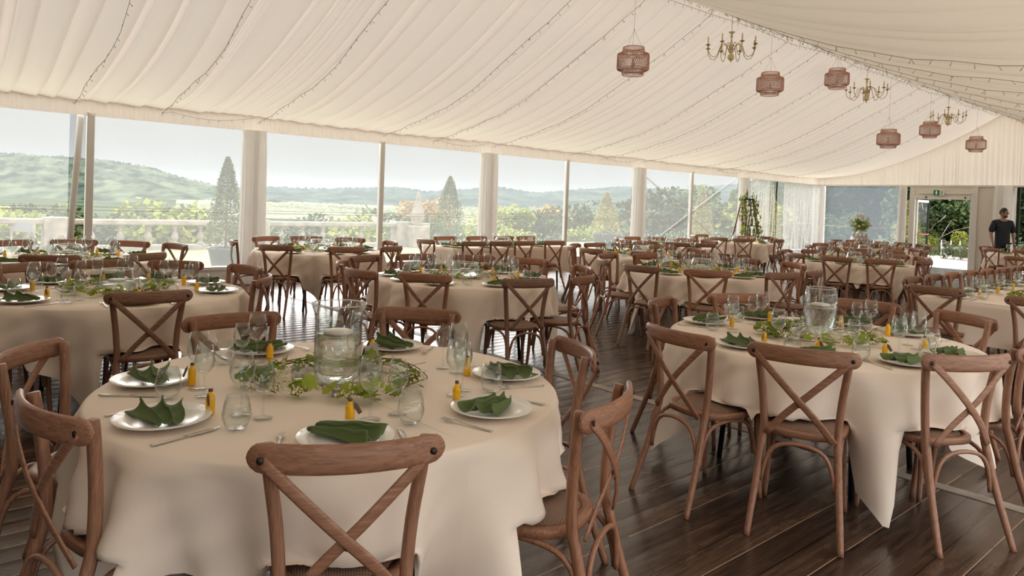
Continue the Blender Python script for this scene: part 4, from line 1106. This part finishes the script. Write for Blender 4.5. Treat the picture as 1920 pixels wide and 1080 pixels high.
# foliage
def leaves(mb, n, fn, size, r):
    for _ in range(n):
        p, out = fn(r); s = size*r.uniform(.6, 1.4)
        q = Matrix.Rotation(r.uniform(0, 6.28), 3, 'Z') @ Matrix.Rotation(r.uniform(-1.2, 1.2), 3, 'X')
        mb.add([Vector(p)+q @ Vector((a*s, b*s, 0)) for a, b in ((-.42, -.6), (.42, -.6), (.5, .35), (0, .85), (-.5, .35))], [(0, 1, 2, 3, 4)])
    return mb
def cone_fn(h, w, z0):
    def fn(r):
        u = r.random()**.75; a = r.uniform(0, 6.28); rad = w*(1-u)**.75*(.45+.62*r.random()**.5)*(1+.15*sin(5*a+u*9))+.02
        return (rad*cos(a), rad*sin(a), z0+u*h), 0
    return fn
def blob_fn(h, w, z0, seed):
    q = random.Random(seed); lobes = [(q.uniform(-.5, .5)*w, q.uniform(-.5, .5)*w, z0+h*q.uniform(.25, .8), q.uniform(.3, .5)*min(w, h)) for _ in range(9)]
    lobes.append((0, 0, z0+h*.45, .5*min(w, h)))
    def fn(r):
        L = lobes[r.randrange(len(lobes))]; a = r.uniform(0, 6.28); c = r.uniform(-1, 1); s = (1-c*c)**.5; R_ = L[3]*(.72+.3*r.random())
        return (L[0]+R_*s*cos(a), L[1]+R_*s*sin(a), max(z0*.3, L[2]+R_*c)), 0
    return fn
con_m = leafmat('conifer_leaf', (.045, .075, .022), (.19, .20, .07), .2, 9)
con_y = leafmat('conifer_gold', (.20, .20, .06), (.44, .38, .15), .25, 9)
planter = simple('grey_planter', (.07, .075, .09), .7, noise=.15, nscale=5)
def potted(x, y, h, label, mt, seed, k=1.0):
    t = empty('potted_conifer', (x, y, -.12))
    MB().lathe([(0, 0), (.21*k, 0), (.30*k, .42*k), (.32*k, .43*k), (.32*k, .46*k), (.28*k, .46*k), (.27*k, .40*k), (0, .38*k)], 24).build('planter', planter, t)
    MB().sweep([(0, 0, .3*k), (.02, 0, h*.5), (0, 0, h*.95)], [.03, .02, .006], None, (0, 1, 0), 6).build('trunk', M_['twig'], t)
    leaves(MB(), 5200, cone_fn(h-.42*k, .36*k, .42*k), .030, random.Random(seed)).build('foliage', mt, t, smooth=False)
    return tag(t, label, 'potted tree', 'conifers in planters outside the window wall')
potted(-14.75, 5.10, 2.35, 'potted conifer outside, left of the first draped column, grey planter', con_m, 1, 1.1)
potted(-16.9, 12.25, 2.35, 'potted conifer outside, left of the second draped column', con_m, 2, 1.35)
x, y = unproj(1135, 452, -.12); d = hypot(x, y); x, y = x/d*25.5, y/d*25.5
potted(x, y, 2.15, 'golden potted conifer outside, left of the third draped column', con_y, 3, 1.5)
potted(-13.9, 20.6, 2.4, 'golden potted conifer outside, behind the bracing cables', con_y, 4, 1.2)
potted(-13.4, 24.1, 2.5, 'golden potted conifer outside, blurred by the sheer curtain', con_y, 5, 1.4)
potted(-10.3, 28.6, 2.3, 'golden conifer outside, left edge of the door drape', con_y, 6, 1.5)
crowns = {}
def ray(px, py, D):
    d = FW + RR*((px-PX)/F) - UU*((py-PY)/F); return d.x*D, d.y*D, EYE+d.z*D
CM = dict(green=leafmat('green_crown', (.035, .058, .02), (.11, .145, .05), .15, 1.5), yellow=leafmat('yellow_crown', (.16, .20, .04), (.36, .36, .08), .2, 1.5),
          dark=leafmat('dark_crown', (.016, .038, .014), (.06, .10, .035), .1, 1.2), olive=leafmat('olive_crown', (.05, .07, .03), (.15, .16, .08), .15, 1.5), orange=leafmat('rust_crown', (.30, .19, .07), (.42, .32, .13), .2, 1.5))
def tree(x, y, z0, h, w, kind, seed, label, name='leafy_tree', trunk=.25, n=2600, cat='tree'):
    key = (kind, seed % 3, round(h/w, 0), n)
    t = empty(name, (x, y, z0), seed*1.3)
    if key not in crowns:
        f_ = leaves(MB(), n, blob_fn(1-trunk*.7, .5*w/h*2, trunk*.7, seed), .055*(2600/n)**.5, random.Random(seed)).build('foliage', CM[kind], t, smooth=False); crowns[key] = f_
    else:
        f_ = crowns[key].copy(); COL.objects.link(f_); f_.parent = t
    f_.scale = (h, h, h)
    MB().sweep([(0, 0, 0), (.03*h, 0, h*.3), (0, .02*h, h*.65)], [.03*h, .022*h, .01*h], None, (0, 1, 0), 7).build('trunk', M_['twig'], t)
    return tag(t, label, cat)
def place_tree(px, pt, D, w_px, kind, seed, label, z0=-2.5, cat='tree', name='leafy_tree', n=2600):
    x, y, zt = ray(px, pt, D); h = max(.6, zt-z0); w = w_px/F*D
    return tree(x, y, z0, h, w, kind, seed, label, name, n=n, cat=cat)
# shrubs and trees just below the balustrade, left windows
for k, (px, pt, D, w, kd, w_) in enumerate(((15, 398, 26, 150, 'green', 'at the left edge'), (75, 404, 24, 120, 'yellow', 'behind the sign frame'), (125, 400, 27, 120, 'green', 'left of the slanting flap'), (205, 408, 25, 120, 'olive', 'right of the first post'), (265, 402, 28, 150, 'green', 'in the left of the first bay'),
        (320, 400, 25, 120, 'yellow', 'middle of the first bay'), (375, 404, 27, 120, 'olive', 'near the first potted conifer'), (520, 412, 30, 120, 'olive', 'right of the first draped column'), (590, 408, 33, 120, 'green', 'left of the second bare post'), (660, 412, 31, 110, 'yellow', 'behind the second bare post'), (745, 408, 34, 110, 'green', 'left of the stone finial'))):
    place_tree(px, pt, D, w, kd, k, 'bushy shrub beyond the balustrade, '+w_, -2.0, 'shrub', 'garden_shrub')
for k, (px, pt, D, w, kd, w_) in enumerate(((800, 382, 60, 90, 'orange', 'rust-tinged, right of the stone finial'), (945, 392, 55, 95, 'yellow', 'round and yellow, right of the second column'), (1005, 400, 58, 90, 'green', 'low green, left of the slim post'), (1030, 395, 62, 80, 'orange', 'pale rust, behind the slim post'), (1085, 388, 60, 90, 'green', 'right of the slim post'),
        (1165, 392, 57, 80, 'green', 'left of the third column'), (1225, 366, 52, 90, 'green', 'tall, left half of the braced bay'), (1265, 384, 50, 80, 'olive', 'low, left half of the braced bay'), (1325, 352, 52, 90, 'olive', 'tall, right half of the braced bay'), (1365, 372, 48, 80, 'yellow', 'left of the fourth column'),
        (1415, 345, 50, 90, 'green', 'behind the stepladder'), (1460, 385, 41, 60, 'yellow', 'bright, seen in the open slit'), (1500, 350, 46, 90, 'green', 'behind the gathered sheer curtain'), (1452, 335, 60, 70, 'olive', 'tall, above the open slit'))):
    place_tree(px, pt, D, w, kd, k+3, 'tree in the valley, '+w_, -2.5)
for k, (px, D, kd) in enumerate(((920, 36, 'yellow'), (985, 40, 'yellow'), (1040, 38, 'olive'), (1100, 37, 'yellow'), (1150, 39, 'olive'), (1215, 39, 'green'), (1290, 42, 'olive'), (1345, 43, 'green'))):
    place_tree(px, 432+k, D, 110, kd, k+5, 'low rounded hedge bush outside, %s from the second draped column rightwards' % ORD[k], -2.0, 'shrub', 'garden_shrub')
# woods behind the end wall and seen through the open door
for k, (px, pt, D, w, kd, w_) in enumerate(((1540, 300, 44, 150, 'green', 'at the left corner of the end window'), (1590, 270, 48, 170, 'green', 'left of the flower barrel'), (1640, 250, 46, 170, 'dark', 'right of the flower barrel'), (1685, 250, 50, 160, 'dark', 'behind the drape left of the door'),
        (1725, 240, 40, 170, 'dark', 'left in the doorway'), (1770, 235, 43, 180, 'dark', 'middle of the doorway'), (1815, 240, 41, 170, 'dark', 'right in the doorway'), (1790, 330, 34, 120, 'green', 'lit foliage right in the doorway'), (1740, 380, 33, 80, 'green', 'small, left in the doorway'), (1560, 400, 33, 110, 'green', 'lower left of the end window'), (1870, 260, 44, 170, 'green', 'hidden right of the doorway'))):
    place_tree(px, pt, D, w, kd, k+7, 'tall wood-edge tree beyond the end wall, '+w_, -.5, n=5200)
for k, (px, pt, D, w, kd, w_) in enumerate(((1747, 444, 31.5, 80, 'yellow', 'left'), (1778, 434, 32.5, 100, 'yellow', 'rear'), (1770, 468, 27.6, 80, 'olive', 'front'), (1802, 484, 27.2, 60, 'olive', 'front right'), (1815, 452, 32, 80, 'yellow', 'right'))):
    place_tree(px, pt, D, w, kd, k, 'sunlit clipped bush seen through the open door, '+w_, -.1, 'shrub', 'garden_shrub', n=5200)
# bare branches in front of the dark wood
b = MB(); r = random.Random(2); x, y, z = ray(1745, 420, 32)
for k in range(16):
    P = [Vector((x, y, z-1))]; d = Vector((r.uniform(-.6, 1.2), r.uniform(-.3, .3), r.uniform(-.1, 1)))
    for i in range(6): P.append(P[-1]+d.normalized()*r.uniform(.25, .45)); d += Vector((r.gauss(0, .5), r.gauss(0, .3), r.gauss(0, .45)))
    b.sweep(P, .018, .014, (0, 1, 0), 5)
tag(b.build('bare_branch', simple('grey_bark', (.30, .27, .23), .8)), 'tangle of bare grey branches seen through the open door', 'branches')
t = empty('white_bench', (*ray(1803, 480, 29.4)[:2], -.12), radians(20))
MB().box(-.75, .75, -.25, .25, .38, .48).build('seat', M_['base'], t, smooth=False, bevel=.02)
for s in (-1, 1): MB().box(s*.5-.15, s*.5+.15, -.2, .2, 0, .38).build('support', M_['base'], t, smooth=False, bevel=.02)
tag(t, 'white stone bench outside the open door', 'bench')
for k, px in enumerate((1765, 1783, 1800)):
    x, y, z = ray(px, 460, 29.8); o = MB().box(-.018, .018, -.018, .018, 0, .62).build('white_stake', M_['base'], smooth=False, bevel=.01); o.location = (x, y, 0)
    tag(o, '%s of three slim white stakes outside the open door' % ['left', 'middle', 'right'][k], 'stake', 'white stakes')
# hills
def hill(prof, D, name, mt, label, seed, bump, near=.72):
    r = random.Random(seed); rows = []; xs = np.linspace(prof[0][0], prof[-1][0], 420)
    nz = [(r.uniform(.02, .12), r.uniform(0, 6), r.uniform(.4, 1)) for _ in range(8)]
    for j in range(31):
        s = j/30; row = []
        for px in xs:
            py = float(np.interp(px, [p[0] for p in prof], [p[1] for p in prof]))
            xt, yt, zt = ray(px, py, D); Dn = near+(1-near)*s
            x, y = xt*Dn, yt*Dn; z = -2.5+(zt+2.5)*(s**.8)
            z += bump*(s*(1-.8*s**4))*sum(a*sin(px*f*1.6+p+j*2.1*f*10) for f, p, a in nz)/3+bump*.9*s*(r.random()-.5)*.5
            row.append((x, y, z))
        rows.append(row)
    rows.append([(p[0]*1.25, p[1]*1.25, p[2]*.5) for p in rows[-1]])
    o = MB().grid(rows).build(name, mt); return tag(o, label, 'hill')
hm = leafmat('forest_hill', (.010, .018, .014), (.085, .105, .062), 0, .11)
hm2 = leafmat('far_forest', (.012, .022, .022), (.05, .066, .055), 0, .05)
hill([(-500, 280), (0, 287), (110, 293), (200, 300), (290, 315), (350, 335), (420, 356), (470, 372), (560, 385)], 330, 'wooded_hill', hm, 'large wooded hill seen through the leftmost windows', 1, 2.6)
hill([(330, 356), (500, 353), (600, 356), (700, 353), (740, 350), (800, 362), (880, 355), (920, 350), (1000, 362), (1100, 354), (1180, 350), (1260, 356), (1340, 350), (1440, 335), (1560, 330), (1700, 300), (1900, 300)], 620, 'far_ridge', hm2, 'long hazy forested ridge on the horizon behind middle windows', 2, 5)
hill([(330, 384), (500, 384), (650, 388), (760, 392), (900, 388), (1050, 392), (1200, 398), (1400, 402), (1560, 400)], 170, 'low_rise', CM['olive'], 'low yellow-green rise below the far ridge', 3, 1.6)

# morning haze lying over the valley
hz = bpy.data.materials.new('valley_haze'); hz.use_nodes = True; n = hz.node_tree.nodes; n.clear()
vo = n.new('ShaderNodeOutputMaterial'); vs = n.new('ShaderNodeVolumeScatter'); vs.inputs['Color'].default_value = (.085, .10, .11, 1)
vs.inputs['Density'].default_value = .0022; vs.inputs['Anisotropy'].default_value = 0
hz.node_tree.links.new(vs.outputs[0], vo.inputs['Volume'])
tag(MB().box(-1100, -75, -600, 1300, -2.4, 27).build('valley_haze', hz, smooth=False), 'pale blue haze hanging over the valley outside', 'haze', None, 'stuff')
SC.cycles.volume_bounces = 1

# low notice frame on the lawn, far left
x, y, z = ray(43, 430, 17.2); t = empty('notice_frame', (x, y, -.12), radians(50))
for s_ in (-1, 1): MB().box(s_*.27-.025, s_*.27+.025, -.02, .02, 0, .78).build('post', stone, t, smooth=False)
MB().box(-.25, .25, -.012, .012, .50, .74).build('panel', simple('grey_panel', (.20, .205, .22), .6), t, smooth=False)
tag(t, 'low white-posted frame with a grey panel, on the lawn at far left', 'notice frame')
